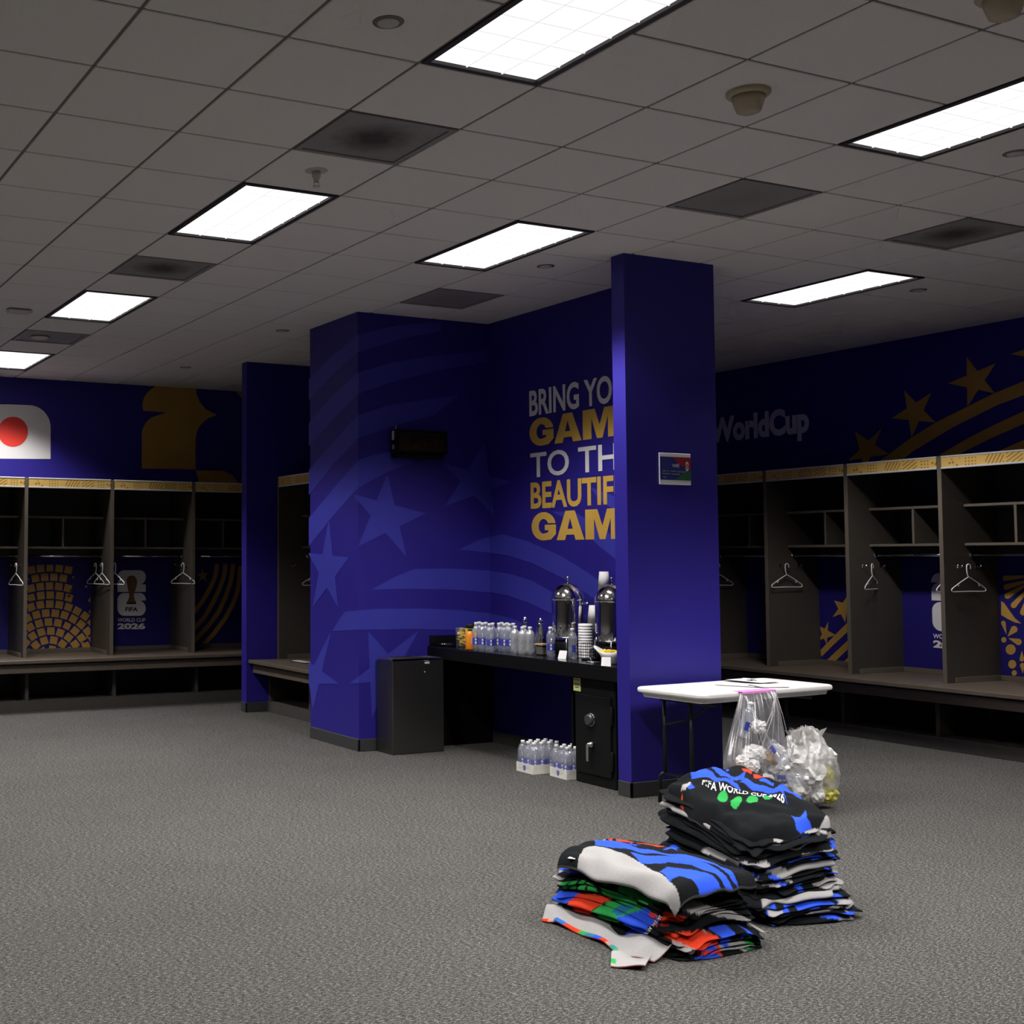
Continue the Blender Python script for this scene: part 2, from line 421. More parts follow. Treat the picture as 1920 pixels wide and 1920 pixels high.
_tcache = {}
def glyphs(txt, bold=0.0):
    """2-D triangle mesh of a word, (verts Nx2, faces), baseline at 0"""
    k = (txt, bold)
    if k not in _tcache:
        c = bpy.data.curves.new('lettering', 'FONT'); c.body = txt; c.size = 1; c.offset = bold; c.resolution_u = 4; c.fill_mode = 'BOTH'
        o = bpy.data.objects.new('lettering', c); COL.objects.link(o)
        dg = bpy.context.evaluated_depsgraph_get(); dg.update()
        me = bpy.data.meshes.new_from_object(o.evaluated_get(dg))
        v = np.array([p.co[:2] for p in me.vertices]); f = [tuple(p.vertices) for p in me.polygons]
        bpy.data.objects.remove(o); bpy.data.curves.remove(c); bpy.data.meshes.remove(me)
        _tcache[k] = (v, f)
    return _tcache[k]
def lettering(name, txt, sub, m, parent, place, bold=0.0):
    """word whose visible part `sub` fills the unit square; place(u, v) -> 3-D point"""
    v, f = glyphs(txt, bold); vs, _ = glyphs(sub, bold)
    x0, x1, y0, y1 = vs[:, 0].min(), vs[:, 0].max(), vs[:, 1].min(), vs[:, 1].max()
    P = [place((x - x0) / (x1 - x0), (y - y0) / (y1 - y0)) for x, y in v]
    mb = MB(); mb.add(P, f)
    return mb.obj(name, m, parent)
# ================================================================== the setting
WB, WR, WL, WF = 14.1, 10.30, -3.6, -3.6      # back, right, left, front wall faces
XT = 6.34                                      # face of the long partition (lettering wall)
F1X, F2Y, F1Y = 5.03, 9.115, 10.0              # bump-out: left face, front face, far end
CLX, CRX, CFY, CBY = 5.687, 6.489, 6.588, 6.715    # stub wall (column)
PLX, PFY, PBY = 5.262, 11.935, 12.06           # far stub wall (pillar)
TOP = CEIL + .03
floor = struct('floor', MB().box((WL - .2, WF - .2, -.1), (WR + .2, WB + .2, 0)), CARPET)
wall_back = struct('wall_back', MB().box((WL - .2, WB, 0), (WR + .2, WB + .2, TOP)), BLUE)
wall_right = struct('wall_right', MB().box((WR, WF - .2, 0), (WR + .2, WB, TOP)), BLUE)
wall_left = struct('wall_left', MB().box((WL - .2, WF, 0), (WL, WB, TOP)), PAINTW)
wall_front = struct('wall_front', MB().box((WL, WF - .2, 0), (WR, WF, TOP)), PAINTW)
wall_alcove = struct('wall_alcove', MB().box((XT, CBY, 0), (XT + .149, PFY, TOP)), BLUE)
wall_bumpout = struct('wall_bumpout', MB().box((F1X, F2Y, 0), (XT, F1Y, TOP)), BLUE)
wall_column = struct('wall_column', MB().box((CLX, CFY, 0), (CRX, CBY, TOP)), BLUE)
wall_pillar = struct('wall_pillar', MB().box((PLX, PFY, 0), (CRX, PBY, TOP)), BLUE)
def base(name, pts, h=.1, t=.008):
    mb = MB()
    for (a, b) in pts:
        mb.box((min(a[0], b[0]) - t, min(a[1], b[1]) - t, 0), (max(a[0], b[0]) + (t if a[0] == b[0] else 0), max(a[1], b[1]) + (t if a[1] == b[1] else 0), h), bev=.003)
    struct(name, mb, RUBBER)
base('baseboard_bumpout', [((F1X, F2Y), (F1X, F1Y)), ((F1X, F2Y), (5.69, F2Y))])
base('baseboard_column', [((CLX, CFY), (CRX, CFY)), ((CLX, CFY), (CLX, CBY))])
base('baseboard_pillar', [((PLX, PFY), (5.66, PFY)), ((PLX, PFY), (PLX, PBY))])
base('baseboard_alcove', [((XT, 7.3), (XT, F2Y))])

# ---- suspended ceiling
LIGHTS = [(2, -5), (2, 0), (2, 5), (2, 10), (5, 0), (6, -5), (10, 0), (10, -5), (-2, -5), (-2, 0), (-2, 5), (-2, 10), (2, -10), (6, -10)]
VENTS = [(2, -2, True), (2, 3, True), (2, 8, False), (6, 3, False), (6, -2, False), (9, -2, True)]
taken = set()
for i, j in LIGHTS: taken |= {(i, j), (i, j + 1)}
for i, j, d in VENTS: taken.add((i, j))
ceiling = struct('ceiling', MB().box((WL - .2, WF - .2, CEIL + .03), (WR + .2, WB + .2, CEIL + .12)), TBAR)
tb = MB()
tw = .010
i0, i1 = math.ceil(WL / TILE - 2.46), math.floor(WR / TILE - 2.46) + 1
j0, j1 = math.ceil(WF / TILE - 10.2) - 1, math.floor(WB / TILE - 10.2)
for i in range(i0, i1 + 1): tb.box((GX(i) - tw, WF, CEIL + .006), (GX(i) + tw, WB, CEIL + .03))
for j in range(j0, j1 + 1):
    cut = sorted((GX(i), GX(i + 1)) for i, jj in LIGHTS if jj + 1 == j)
    xs = [WL] + [c for p in cut for c in p] + [WR]
    for a, b in zip(xs[0::2], xs[1::2]):
        if b > a: tb.box((a, GY(j) - tw, CEIL + .0065), (b, GY(j) + tw, CEIL + .03))
tb.obj('ceiling_tee_grid', TBAR, ceiling)
h = TILE / 2 - .0075
tile_me = MB().box((-h, -h, 0), (h, h, .022), bev=.003).mesh('ceiling_tile', CEILT)
cells = []
for i in range(i0 - 1, i1 + 1):
    for j in range(j0 - 1, j1 + 1):
        if (i, j) in taken: continue
        x, y = GX(i + .5), GY(j + .5)
        if not (WL - .1 < x < WR + .25 and WF - .1 < y < WB + .25): continue
        v = np.array([x, y, CEIL - CAM_Z]); z = v @ _f
        px, py = CX + FPX * (v @ _r) / max(z, .01), CY - FPX * (v @ _u) / max(z, .01)
        vis = z > .5 and -120 < px < 2040 and -150 < py < 1000
        cells.append((not vis, z if vis else 99, x, y))
cells.sort()
rest = MB()
for n, (inv, z, x, y) in enumerate(cells):
    if n < 299 and not inv: link('ceiling_tile', tile_me, ceiling, (x, y, CEIL))
    else: rest.box((x - h, y - h, CEIL), (x + h, y + h, CEIL + .022))
o = rest.obj('ceiling_tiles_beyond', CEILT, ceiling); o['kind'] = 'stuff'

# ---- lay-in troffers
def troffer_protos():
    W, L = TILE - .016, 2 * TILE - .016
    fr = MB(); a, b = W / 2, L / 2; t = .028; zz = .004
    for (x0, y0, x1, y1) in ((-a, -b, -a + t, b), (a - t, -b, a, b), (-a + t, -b, a - t, -b + t), (-a + t, b - t, a - t, b)):
        fr.box((x0, y0, -zz), (x1, y1, .026), bev=.002)
    le = MB().box((-a + t, -b + t, .012), (a - t, b - t, .018))
    ri = MB(); ia, ib = a - t, b - t
    for k in (1, 2): x = -ia + 2 * ia * k / 3; ri.box((x - .003, -ib, .006), (x + .003, ib, .012))
    for k in range(1, 7): y = -ib + 2 * ib * k / 7; ri.box((-ia, y - .003, .0065), (ia, y + .003, .012))
    return fr.mesh('trim_frame', TRIMBLK), le.mesh('lens', LENS), ri.mesh('louvre', RIB)
TF, TL, TR = troffer_protos()
LLAB = {(2, -5): 'large ceiling light panel cut off at the top edge, centre', (2, 0): 'ceiling light panel next to the pendant sprinkler', (2, 5): 'ceiling light panel second from the white flag wall',
        (2, 10): 'ceiling light panel nearest the flag wall, cut by the left edge', (5, 0): 'ceiling light panel just left of the blue column top', (6, -5): 'long ceiling light panel cut by the right edge of the picture',
        (10, 0): 'ceiling light panel beyond the column, above the lockers with gold stars'}
for i, j in LIGHTS:
    x, y = GX(i + .5), GY(j + 1)
    t = empty('ceiling_light', (x, y, CEIL), 0, LLAB.get((i, j), 'recessed ceiling light panel not shown in the picture'), 'ceiling light', 'recessed ceiling light panels')
    link('trim_frame', TF, t); link('lens', TL, t); link('louvre', TR, t)
    for sd in (-1, 1):
        ld = bpy.data.lights.new('troffer_tubes', 'SPOT'); ld.shadow_soft_size = .2
        ld.energy = LAMP_WATTS; ld.spot_size = math.radians(LAMP_CONE); ld.spot_blend = LAMP_BLEND; ld.color = (1, .965, .95)
        lo = bpy.data.objects.new('troffer_tubes', ld); COL.objects.link(lo); lo.parent = t; lo.location = (0, sd * .30, -.02)
# ---- air diffusers
VLAB = {(2, -2): 'dark square air diffuser with dust stain near the top', (2, 3): 'dust-stained air diffuser between two left ceiling lights', (2, 8): 'plain air diffuser closest to the flag wall',
        (6, 3): 'plain air diffuser above the alcove bump-out', (6, -2): 'plain grey air diffuser above the blue column', (9, -2): 'dust-stained air diffuser at the right edge'}
for i, j, d in VENTS:
    t = empty('air_diffuser', (GX(i + .5), GY(j + .5), CEIL), 0, VLAB[(i, j)], 'air vent', 'square ceiling air diffusers')
    a = TILE / 2 - .008; m = VENT_D if d else VENT_P
    fr = MB()
    for (x0, y0, x1, y1) in ((-a, -a, -a + .03, a), (a - .03, -a, a, a), (-a + .03, -a, a - .03, -a + .03), (-a + .03, a - .03, a - .03, a)): fr.box((x0, y0, -.003), (x1, y1, .02))
    fr.obj('diffuser_frame', VENT_P, t)
    MB().box((-a + .03, -a + .03, .004), (a - .03, a - .03, .012)).obj('perforated_face', m, t)
# ---- devices on the ceiling
def sprinkler(x, y, label):
    t = empty('sprinkler', (x, y, CEIL), 0, label, 'sprinkler')
    MB().lathe([(.0, -.004), (.05, -.004), (.062, -.001), (.062, .0)], 24).obj('escutcheon', OFFW, t)
    MB().lathe([(.022, -.004), (.024, -.03), (.016, -.045), (.011, -.062)], 16).obj('sprinkler_body', OFFW, t)
    d = MB(); d.lathe([(.0, -.088), (.02, -.086), (.022, -.083), (.0, -.082)], 16)
    for s in (-1, 1): d.tube([(s * .011, 0, -.05), (s * .014, 0, -.07), (s * .006, 0, -.084)], .0025, 6)
    d.obj('deflector', OFFW, t)
sprinkler(2.992, 5.87, 'pendant sprinkler head hanging beside the ceiling light panel')
def plate(x, y, label):
    t = empty('sprinkler_cover_plate', (x, y, CEIL), 0, label, 'sprinkler', 'round concealed sprinkler covers')
    MB().lathe([(0, -.009), (.04, -.009), (.044, -.005), (.044, -.003)], 24).obj('cover_disc', OFFW, t)
    MB().lathe([(.050, -.003), (.060, -.003), (.062, 0), (.05, 0)], 24).obj('cover_ring', TBAR, t)
for q, lb in (((2.402, 4.099), 'round sprinkler cover near the top edge, left of the large light'), ((5.447, 7.122), 'small round sprinkler cover left of the column top'),
              ((4.838, 10.169), 'small round sprinkler cover above the bump-out left corner'), ((4.825, 12.579), 'small round sprinkler cover near the far blue pillar'),
              ((8.533, 6.546), 'small round sprinkler cover beside the far right light panel'), ((6.093, 4.093), 'round sprinkler cover under the right edge light panel')): plate(*q, lb)
def detector(x, y, label):
    t = empty('smoke_detector', (x, y, CEIL), 0, label, 'detector', 'beige cone ceiling detectors')
    MB().lathe([(.0, -.022), (.085, -.022), (.095, -.012), (.095, 0)], 32).obj('base_plate', BEIGE, t)
    MB().lathe([(.072, -.022), (.066, -.05), (.052, -.088), (.030, -.098), (0, -.099)], 32).obj('cone', BEIGE, t)
detector(4.215, 4.05, 'beige cone detector under the ceiling between the two upper lights')
detector(4.32, 2.93, 'beige cone detector cut by the top right corner')
t = empty('access_point', (2.446, 10.223, CEIL), 0, 'small white rectangular device on the ceiling at the left edge', 'access point')
MB().box((-.105, -.06, -.035), (.105, .06, -.004), bev=.018).obj('housing', OFFW, t)
MB().box((-.085, -.045, -.004), (.085, .045, 0)).obj('mount', TBAR, t)
t = empty('ceiling_speaker', (2.93, 11.42, CEIL), 0, 'small round fitting on the diffuser nearest the flag wall', 'detector')
MB().lathe([(0, -.02), (.06, -.018), (.085, -.008), (.09, -.003)], 24).obj('grille', OFFW, t)

# ================================================================== prints on the walls
z2 = zoom(560, 560, 3.0)
def zz(z, pts): return [z(*p) for p in pts]
A_, B_, C_ = plane_x(F1X), plane_y(F2Y), plane_x(XT)
# the edges of the faces in zoom pixels: face 1 x 55..335, face 2 335..1072, face 3 from 1072
def on_faces(name, pts):
    """cut an outline at the two corners of the bump-out and lay each piece on its wall"""
    for wall, pl, lo, hi in ((wall_bumpout, A_, 57, 337), (wall_bumpout, B_, 337, 1078), (wall_alcove, C_, 1078, 2200)):
        p = clip(clip(pts, 0, lo, False), 0, hi, True)
        if len(p) > 2: decal(name, [zz(z2, p)], pl, BLUE2, wall)
bands = [
    [(40, 1415), (40, 1255), (190, 1075), (337, 908), (430, 875), (540, 858), (600, 880), (642, 922), (560, 950), (470, 990), (337, 1062), (200, 1215)],
    [(40, 1125), (40, 985), (190, 810), (337, 655), (500, 600), (760, 560), (900, 545), (760, 655), (520, 720), (337, 785), (200, 925)],
    [(40, 850), (40, 720), (190, 545), (337, 415), (520, 360), (760, 320), (1078, 290), (1078, 350), (760, 410), (520, 470), (337, 535), (200, 670)],
    [(40, 590), (40, 470), (190, 320), (337, 200), (560, 150), (800, 130), (800, 180), (560, 230), (337, 300), (200, 420)],
    [(408, 1637), (540, 1565), (650, 1520), (860, 1518), (1078, 1530), (1200, 1550), (1320, 1590), (1440, 1660), (1620, 1780), (1620, 1900), (1440, 1780), (1300, 1712), (1180, 1672), (1078, 1652), (860, 1636), (600, 1632)],
    [(190, 1870), (230, 1800), (262, 1760), (440, 1745), (700, 1743), (900, 1752), (1078, 1770), (1200, 1800), (1320, 1850), (1320, 1960), (1200, 1910), (1078, 1880), (900, 1862), (640, 1858), (337, 1862)],
    [(903, 1412), (1000, 1362), (1078, 1338), (1150, 1325), (1290, 1365), (1480, 1450), (1640, 1550), (1800, 1670), (1800, 1790), (1620, 1660), (1500, 1580), (1320, 1490), (1180, 1445), (1078, 1430), (980, 1418)],
    [(1420, 1195), (1560, 1205), (1700, 1290), (1900, 1420), (1900, 1560), (1700, 1400), (1560, 1270)],
    [(1640, 1060), (1800, 1120), (1900, 1180), (1900, 1300), (1790, 1200), (1690, 1130)],
]
for b in bands: on_faces('mural_band', b)
stars = [
    [(170, 1240), (282, 1455), (222, 1738), (78, 1738), (52, 1430)],
    [(500, 985), (716, 1207), (606, 1452), (335, 1392), (300, 1098)],
    [(1045, 815), (1198, 1030), (1102, 1228), (823, 1168), (812, 928)],
]
for s in stars: on_faces('mural_star', star5(s))
z4b = zoom(560, 1160, 5.647)
low = [star5([(350, 120), (430, 690), (150, 965), (60, 690), (70, 430)]), star5([(735, 130), (1270, 125), (1180, 640), (775, 1045), (535, 690)]),
       [(1395, 130), (1560, 118), (1560, 170), (1395, 170)]]
def conv(p): x, y = z4b(*p); return ((x - 560) * 3, (y - 560) * 3)
for s in low[:2]: on_faces('mural_star', [conv(p) for p in s])
# ---- lettering on the alcove wall
LX = XT - .003
def row(y_l, px_r, top, bot, txt, sub, m, bold):
    a = on_x((y_l, top), LX); b = on_x((y_l, bot), LX); Yr = on_x((px_r, 880), LX)[1]
    lettering('wall_lettering', txt, sub, m, wall_alcove, lambda u, v: (LX, a[1] + (Yr - a[1]) * u, b[2] + (a[2] - b[2]) * v), bold)
HEAVY = {   # wide heavy capitals on a unit square, y down
    'G': [[(.98, .40)] + arc(.5, .5, .5, .5, -14, -180, 12) + arc(.5, .5, .5, .5, 180, 90, 6)[1:] + [(.8, .97), (1, .78), (1, .45), (.55, .45), (.55, .64), (.70, .64), (.68, .72)] + arc(.5, .5, .2, .26, 65, 180, 6) + arc(.5, .5, .2, .26, 180, 320, 8) + [(.68, .40)]],
    'A': [[(.33, 0), (.67, 0), (1, 1), (.69, 1), (.64, .82), (.36, .82), (.31, 1), (0, 1)]],
    'M': [[(0, 0), (.36, 0), (.5, .55), (.64, 0), (1, 0), (1, 1), (.74, 1), (.74, .3), (.58, 1), (.42, 1), (.26, .3), (.26, 1), (0, 1)]],
    'E': [[(0, 0), (1, 0), (1, .23), (.33, .23), (.33, .39), (.92, .39), (.92, .6), (.33, .6), (.33, .77), (1, .77), (1, 1), (0, 1)]]}
_hl = [(.33, 0), (.5, 0), (.5, .25), (.405, .62), (.5, .62), (.5, .82), (.36, .82), (.31, 1), (0, 1)]
HEAVY['A'] = [_hl, [(1 - x, y) for x, y in _hl]]
def heavy_word(txt, boxes, y_l, top, bot):
    a = on_x((y_l, top), LX); b = on_x((y_l, bot), LX); mb = MB()
    for ch, (x0, x1) in zip(txt, boxes):
        Y0, Y1 = on_x((560 + x0 / 3, 880), LX)[1], on_x((560 + x1 / 3, 880), LX)[1]
        for p in HEAVY[ch]: mb.poly([(LX, Y0 + (Y1 - Y0) * u, a[2] + (b[2] - a[2]) * v) for u, v in p], Vector((-1, 0, 0)))
    mb.obj('wall_lettering', GOLD2, wall_alcove)
row(992.0, 1149.7, 733.0, 781.7, 'BRING YOUR', 'BRING YO', WHITEPRINT, .026)
heavy_word('GAME', [(1300, 1437), (1440, 1594), (1601, 1795), (1803, 1910)], 993.3, 786.3, 838.5)
row(994.0, 1067.0, 850.0, 896.5, 'TO THE', 'TO', WHITEPRINT, .014)
row(994.6, 1149.5, 905.0, 955.0, 'BEAUTIFUL', 'BEAUTIF', GOLD2, .028)
heavy_word('GAME', [(1306, 1443), (1446, 1602), (1608, 1803), (1811, 1920)], 995.2, 961.5, 1014.0)
# ---- right wall: word, stars and rays
z3 = zoom(1320, 600, 3.2)
RW = plane_x(WR)
def rwall(u, v):
    a = on_x(z3(40, 742), WR - .003); b = on_x(z3(632, 690), WR - .003); zt = on_x(z3(40, 590), WR - .003)[2]
    return (WR - .003, a[1] + (b[1] - a[1]) * u, a[2] + (zt - a[2]) * v)
lettering('wall_lettering', 'WorldCup', 'WorldCup', mat('grey_white_print', (.85, .82, .90), .55, noise=(3, .04, (1, 1, 1))), wall_right,
          lambda u, v: rwall(u, (v - .215) / .785), .05)
for s in ([(905, 668), (1065, 650), (1110, 805), (965, 905), (868, 842)], [(1200, 420), (1365, 435), (1390, 615), (1245, 708), (1125, 590)],
          [(1575, 220), (1750, 260), (1745, 440), (1580, 520), (1463, 380)], [(2010, 40), (2160, 90), (2150, 260), (1990, 330), (1840, 205)]):
    decal('mural_star', [zz(z3, star5(s))], RW, GOLD, wall_right)
for b in ([(1020, 870), (1110, 805), (1240, 708), (1390, 615), (1580, 520), (1740, 440), (1930, 362), (2200, 270), (2700, 150), (3300, 60), (3300, 150), (2700, 238), (2200, 355), (1930, 447), (1760, 510), (1500, 640), (1250, 790), (1150, 870)],
          [(1300, 880), (1390, 822), (1600, 700), (1760, 620), (1930, 542), (2200, 440), (2700, 310), (3300, 215), (3300, 300), (2700, 392), (2200, 520), (1930, 618), (1700, 720), (1530, 805), (1420, 880)],
          [(1620, 870), (1770, 785), (1930, 715), (2200, 610), (2700, 470), (3300, 365), (3300, 450), (2700, 550), (2200, 690), (1930, 795), (1780, 870)]):
    decal('mural_band', [zz(z3, b)], RW, GOLD, wall_right)
# ---- back wall: flag with rounded corner, gold numeral
z1 = zoom(0, 640, 2.6667)
BW = plane_y(WB)
flag = [(-123, 586), (-123, 425)] + arc(-13, 425, 110, 110, 180, 270, 8) + [(40, 315)] + arc(143, 431, 110, 112, 270, 360, 10) + [(253, 588)]
decal('flag_white_field', [zz(z1, flag)], plane_y(WB, .003), WHITEPRINT, wall_back)
decal('flag_red_disc', [zz(z1, arc(65, 452, 75, 75, 0, 357, 48))], plane_y(WB, .006), REDPRINT, wall_back)
num = [(709, 347)] + arc(830, 320, 118, 105, 165, 240, 6) + [(800, 200), (980, 200), (983, 265), (1000, 305), (1030, 340), (1085, 368), (1040, 385), (1005, 415), (985, 450), (978, 490), (978, 640), (709, 636), (709, 490)] + arc(800, 470, 91, 100, 185, 250, 6) + [(835, 355)]
decal('gold_numeral', [zz(z1, num), zz(z1, [(978, 645), (1120, 648), (1165, 670), (1195, 712), (1200, 760), (1010, 760), (995, 705)]), zz(z1, [(1130, 232), (1230, 240), (1230, 310), (1185, 255)])], BW, GOLD, wall_back)
# ================================================================== lockers
P_, LT, LD = .948, .038, .70          # bay pitch, panel thickness, depth
ZB, ZT = .54, 2.44                    # seat height, top of lockers
def locker_parts(t, first_last, rod=True):
    """one open locker bay in local space: x along the row, y into the wall"""
    SP = MB().box((-LT / 2, 0, ZB), (LT / 2, LD, ZT), bev=.002)
    SP.obj('side_panel', LAM, t)
    MB().box((-LT / 2, -.003, ZB), (LT / 2, .0005, ZT), bev=.001).obj('edge_band', LAMEDGE, t)
    if first_last:
        MB().box((P_ - LT / 2, 0, ZB), (P_ + LT / 2, LD, ZT), bev=.002).obj('side_panel', LAM, t)
        MB().box((P_ - LT / 2, -.003, ZB), (P_ + LT / 2, .0005, ZT), bev=.001).obj('edge_band', LAMEDGE, t)
    a, b = LT / 2, P_ - LT / 2
    MB().box((a, LD - .02, 1.60), (b, LD, ZT)).obj('back_panel', LAM, t)
    MB().box((a, .012, ZT - .03), (b, LD - .02, ZT)).obj('top_panel', LAM, t)
    hd = MB().box((a + .004, -.004, ZT - .098), (b - .004, .010, ZT - .002)).obj('header_strip', STRIP, t)
    tr = MB().box((a + .002, -.008, ZT - .106), (b - .002, .010, ZT - .090), bev=.002)
    tr.box((a + .002, -.008, ZT - .010), (b - .002, .010, ZT + .004), bev=.002); tr.obj('strip_holder', SILVER, hd)
    s0 = .27
    for z in (2.022, 1.692):
        sh = MB().box((a, s0, z), (b, LD - .02, z + .022), bev=.001).obj('shelf', LAM, t)
        MB().box((a, s0 - .003, z), (b, s0 + .0005, z + .022)).obj('shelf_edge', LAMEDGE, sh)
    cd = MB().box((P_ / 2 - .011, s0 + .002, 1.714), (P_ / 2 + .011, LD - .02, 2.022)).obj('shelf_divider', LAM, t)
    MB().box((P_ / 2 - .011, s0 - .001, 1.714), (P_ / 2 + .011, s0 + .0025, 2.022)).obj('divider_edge', LAMEDGE, cd)
    MB().tube([(a, .34, 1.612), (b, .34, 1.612)], .0125, 12).obj('hanging_rod', CHROME, t)
    for x in (a, b):
        s = 1 if x == a else -1
        MB().lathe([(.022, 0), (.022, .006), (.015, .008)], 14, T=Matrix.Translation((x, .34, 1.612)) @ Matrix.Rotation(s * PI / 2, 4, 'Y')).obj('rod_flange', CHROME, t)
        for hy in (.16, .40):
            hk = MB().box((x, hy - .012, 1.50), (x + s * .004, hy + .012, 1.54), bev=.001)
            hk.tube([(x + s * .003, hy, 1.515), (x + s * .03, hy, 1.507), (x + s * .045, hy, 1.512), (x + s * .05, hy, 1.525)], .0035, 6)
            hk.obj('coat_hook', CHROME, t)
    k = MB().box((a, LD - .036, ZB), (b, LD - .02, ZB + .045), bev=.002)
    k.box((a, .10, ZB), (a + .014, LD - .036, ZB + .045), bev=.002); k.box((b - .014, .10, ZB), (b, LD - .036, ZB + .045), bev=.002)
    k.obj('seat_upstand', LAMEDGE, t)
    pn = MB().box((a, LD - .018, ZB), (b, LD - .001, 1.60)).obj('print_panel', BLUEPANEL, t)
    return pn
def locker_row(name, origin, rz, n, labels, group):
    out = []
    for k in range(n):
        R = Matrix.Rotation(rz, 3, 'Z'); p = R @ Vector((k * P_, 0, 0))
        t = empty('locker', (origin[0] + p.x, origin[1] + p.y, 0), rz, labels[k], 'locker', group)
        pn = locker_parts(t, k == n - 1)
        out.append((t, pn))
    return out
def bench_row(origin, rz, length, n, label):
    t = empty('bench', (origin[0], origin[1], 0), rz, label, 'bench')
    MB().box((0, -.34, ZB - .036), (length, LD, ZB), bev=.004).obj('seat_board', BENCHM, t)
    MB().box((0, -.29, ZB - .135), (length, -.262, ZB - .05), bev=.003).obj('apron_board', BENCHM, t)
    MB().box((0, -.262, ZB - .052), (length, LD, ZB - .036)).obj('under_board', KICK, t)
    MB().box((0, -.125, 0), (length, -.105, .085), bev=.002).obj('kick_board', KICK, t)
    MB().box((0, -.125, .085), (length, LD, .107)).obj('cubby_floor', KICK, t)
    MB().box((0, LD - .25, .107), (length, LD - .23, ZB - .052)).obj('cubby_back', LAM, t)
    for k in range(n + 1):
        x = min(max(k * P_, LT / 2), length - LT / 2)
        MB().box((x - LT / 2, -.11, .107), (x + LT / 2, LD - .25, ZB - .052), bev=.002).obj('cubby_divider', LAM, t)
    return t
GRP = 'open locker bays'
BKX0, BKY = 2.292, 13.12
back_lab = ['open locker at the left edge, plain blue back', 'open locker with gold mosaic arcs on its back', 'open locker with white number emblem and trophy on its back, left wall',
            'open locker with curved gold stripes beside the far pillar', 'open locker hidden behind the far blue pillar']
BACK = locker_row('back', (BKX0, BKY), 0, 5, back_lab, GRP)
bench_row((BKX0, BKY), 0, 5 * P_, 5, 'long brown laminate bench below the flag wall lockers')
RTX, RTY0 = 9.55, 10.97
right_lab = ['open locker hidden behind the blue column', 'open locker just right of the blue column, plain blue back', 'open locker with gold stars and rays on its back',
             'open locker with white number emblem half hidden, right wall', 'open locker at the right edge with gold petals and dots', 'open locker outside the right edge']
RIGHT = locker_row('right', (RTX, RTY0), -PI / 2, 6, right_lab, GRP)
bench_row((RTX, RTY0), -PI / 2, 6 * P_, 6, 'long brown laminate bench along the right wall lockers')
TH = locker_row('mid', (5.62, 11.925), -PI / 2, 2, ['narrow visible slice of locker between far pillar and mural', 'locker hidden behind the mural bump-out'], GRP)
bench_row((5.62, 11.925), -PI / 2, 2 * P_ + .02, 2, 'short bench end sticking out beside the far blue pillar')
WR_BACK = RTX + LD            # locker backs on the right
YB_BACK = BKY + LD
def bp_(off=.0195): return (lambda q: on_y(q, YB_BACK - off)), Vector((0, -1, 0))
def rp_(off=.0195): return (lambda q: on_x(q, WR_BACK - off)), Vector((-1, 0, 0))
def child_decal(name, polys, plane, m, parent):
    """flat print on a locker back: built in room space, then handed to the panel as its part"""
    o = decal(name, polys, plane, m, None)
    o.parent = parent; o.matrix_parent_inverse = parent.matrix_world.inverted()
    return o
bpy.context.view_layer.update()
def pan_clip_y(polys, lo, hi):
    out = []
    for p in polys:
        p = clip(clip(p, 0, lo, False), 0, hi, True)
        if len(p) > 2: out.append(p)
    return out
# mosaic of cobbles: rings of squares (second bay of the back row)
za = zoom(0, 1030, 8.727)
cx0, cy0 = 815, 1835
sq = []
random.seed(4)
for k in range(10):
    r = 205 + 147 * k
    n = max(5, int(2 * PI * r / 152))
    off = random.random()
    for j in range(n):
        a = 2 * PI * (j + off) / n - PI / 2
        dev = math.degrees((a + PI / 2 + PI) % (2 * PI) - PI)      # angle from straight up
        if abs(dev) > 88: continue
        if k > 5 and not (abs(dev) < 17 - 1.6 * (k - 6) or (34 < dev < 52 - 5 * (k - 6) and k < 8)): continue
        s = 61 * (1 if random.random() > .12 else .9)
        c, d = math.cos(a), math.sin(a); x, y = cx0 + r * c, cy0 + r * d
        p = [(x + (u * -d + v * c) * s, y + (u * c + v * d) * s) for u, v in ((-1, -1), (1, -1), (1, 1), (-1, 1))]
        p = clip(clip(clip(p, 0, 380, False), 0, 1478, True), 1, 1675, True); p = clip(p, 1, 215, False) if len(p) > 2 else p
        if len(p) > 2: sq.append(zz(za, p))
for x, y, r in ((455, 815, 22), (1155, 670, 20), (1128, 768, 22), (1200, 455, 18), (465, 490, 16), (1410, 610, 22), (1430, 1440, 18), (1345, 1520, 24), (1378, 1640, 22)):
    sq.append(zz(za, [(x - r, y - r * .6), (x + r * .6, y - r), (x + r, y + r * .6), (x - r * .6, y + r)]))
for _p in sq: child_decal('mosaic_cobble', [_p], bp_(), GOLD, BACK[1][1])
# number emblem with trophy
zb_ = zoom(205, 1040, 9.6)
two = [(145, 412)] + arc(268, 412, 123, 132, 180, 270, 8) + arc(545, 398, 112, 118, 270, 360, 8) + arc(545, 398, 112, 140, 0, 75, 6) + [(575, 535), (655, 535), (655, 670), (145, 670), (145, 540)] + arc(268, 540, 123, 124, 185, 255, 6) + [(250, 415)]
six = [(145, 825)] + arc(270, 820, 125, 130, 180, 270, 8) + arc(545, 812, 112, 122, 270, 355, 8) + [(655, 825), (568, 828)] + arc(540, 970, 115, 140, 285, 360, 8) + arc(540, 970, 115, 130, 0, 90, 8) + arc(270, 970, 125, 130, 90, 180, 8)
cup = [(305, 890), (318, 850), (345, 800), (360, 740), (355, 700), (345, 660), (330, 610), (322, 540), (308, 500), (312, 440), (335, 400), (370, 380), (420, 376), (460, 392), (488, 430), (494, 470), (505, 462), (500, 520), (485, 580), (468, 640), (445, 690), (440, 740), (455, 800), (478, 850), (490, 890)]
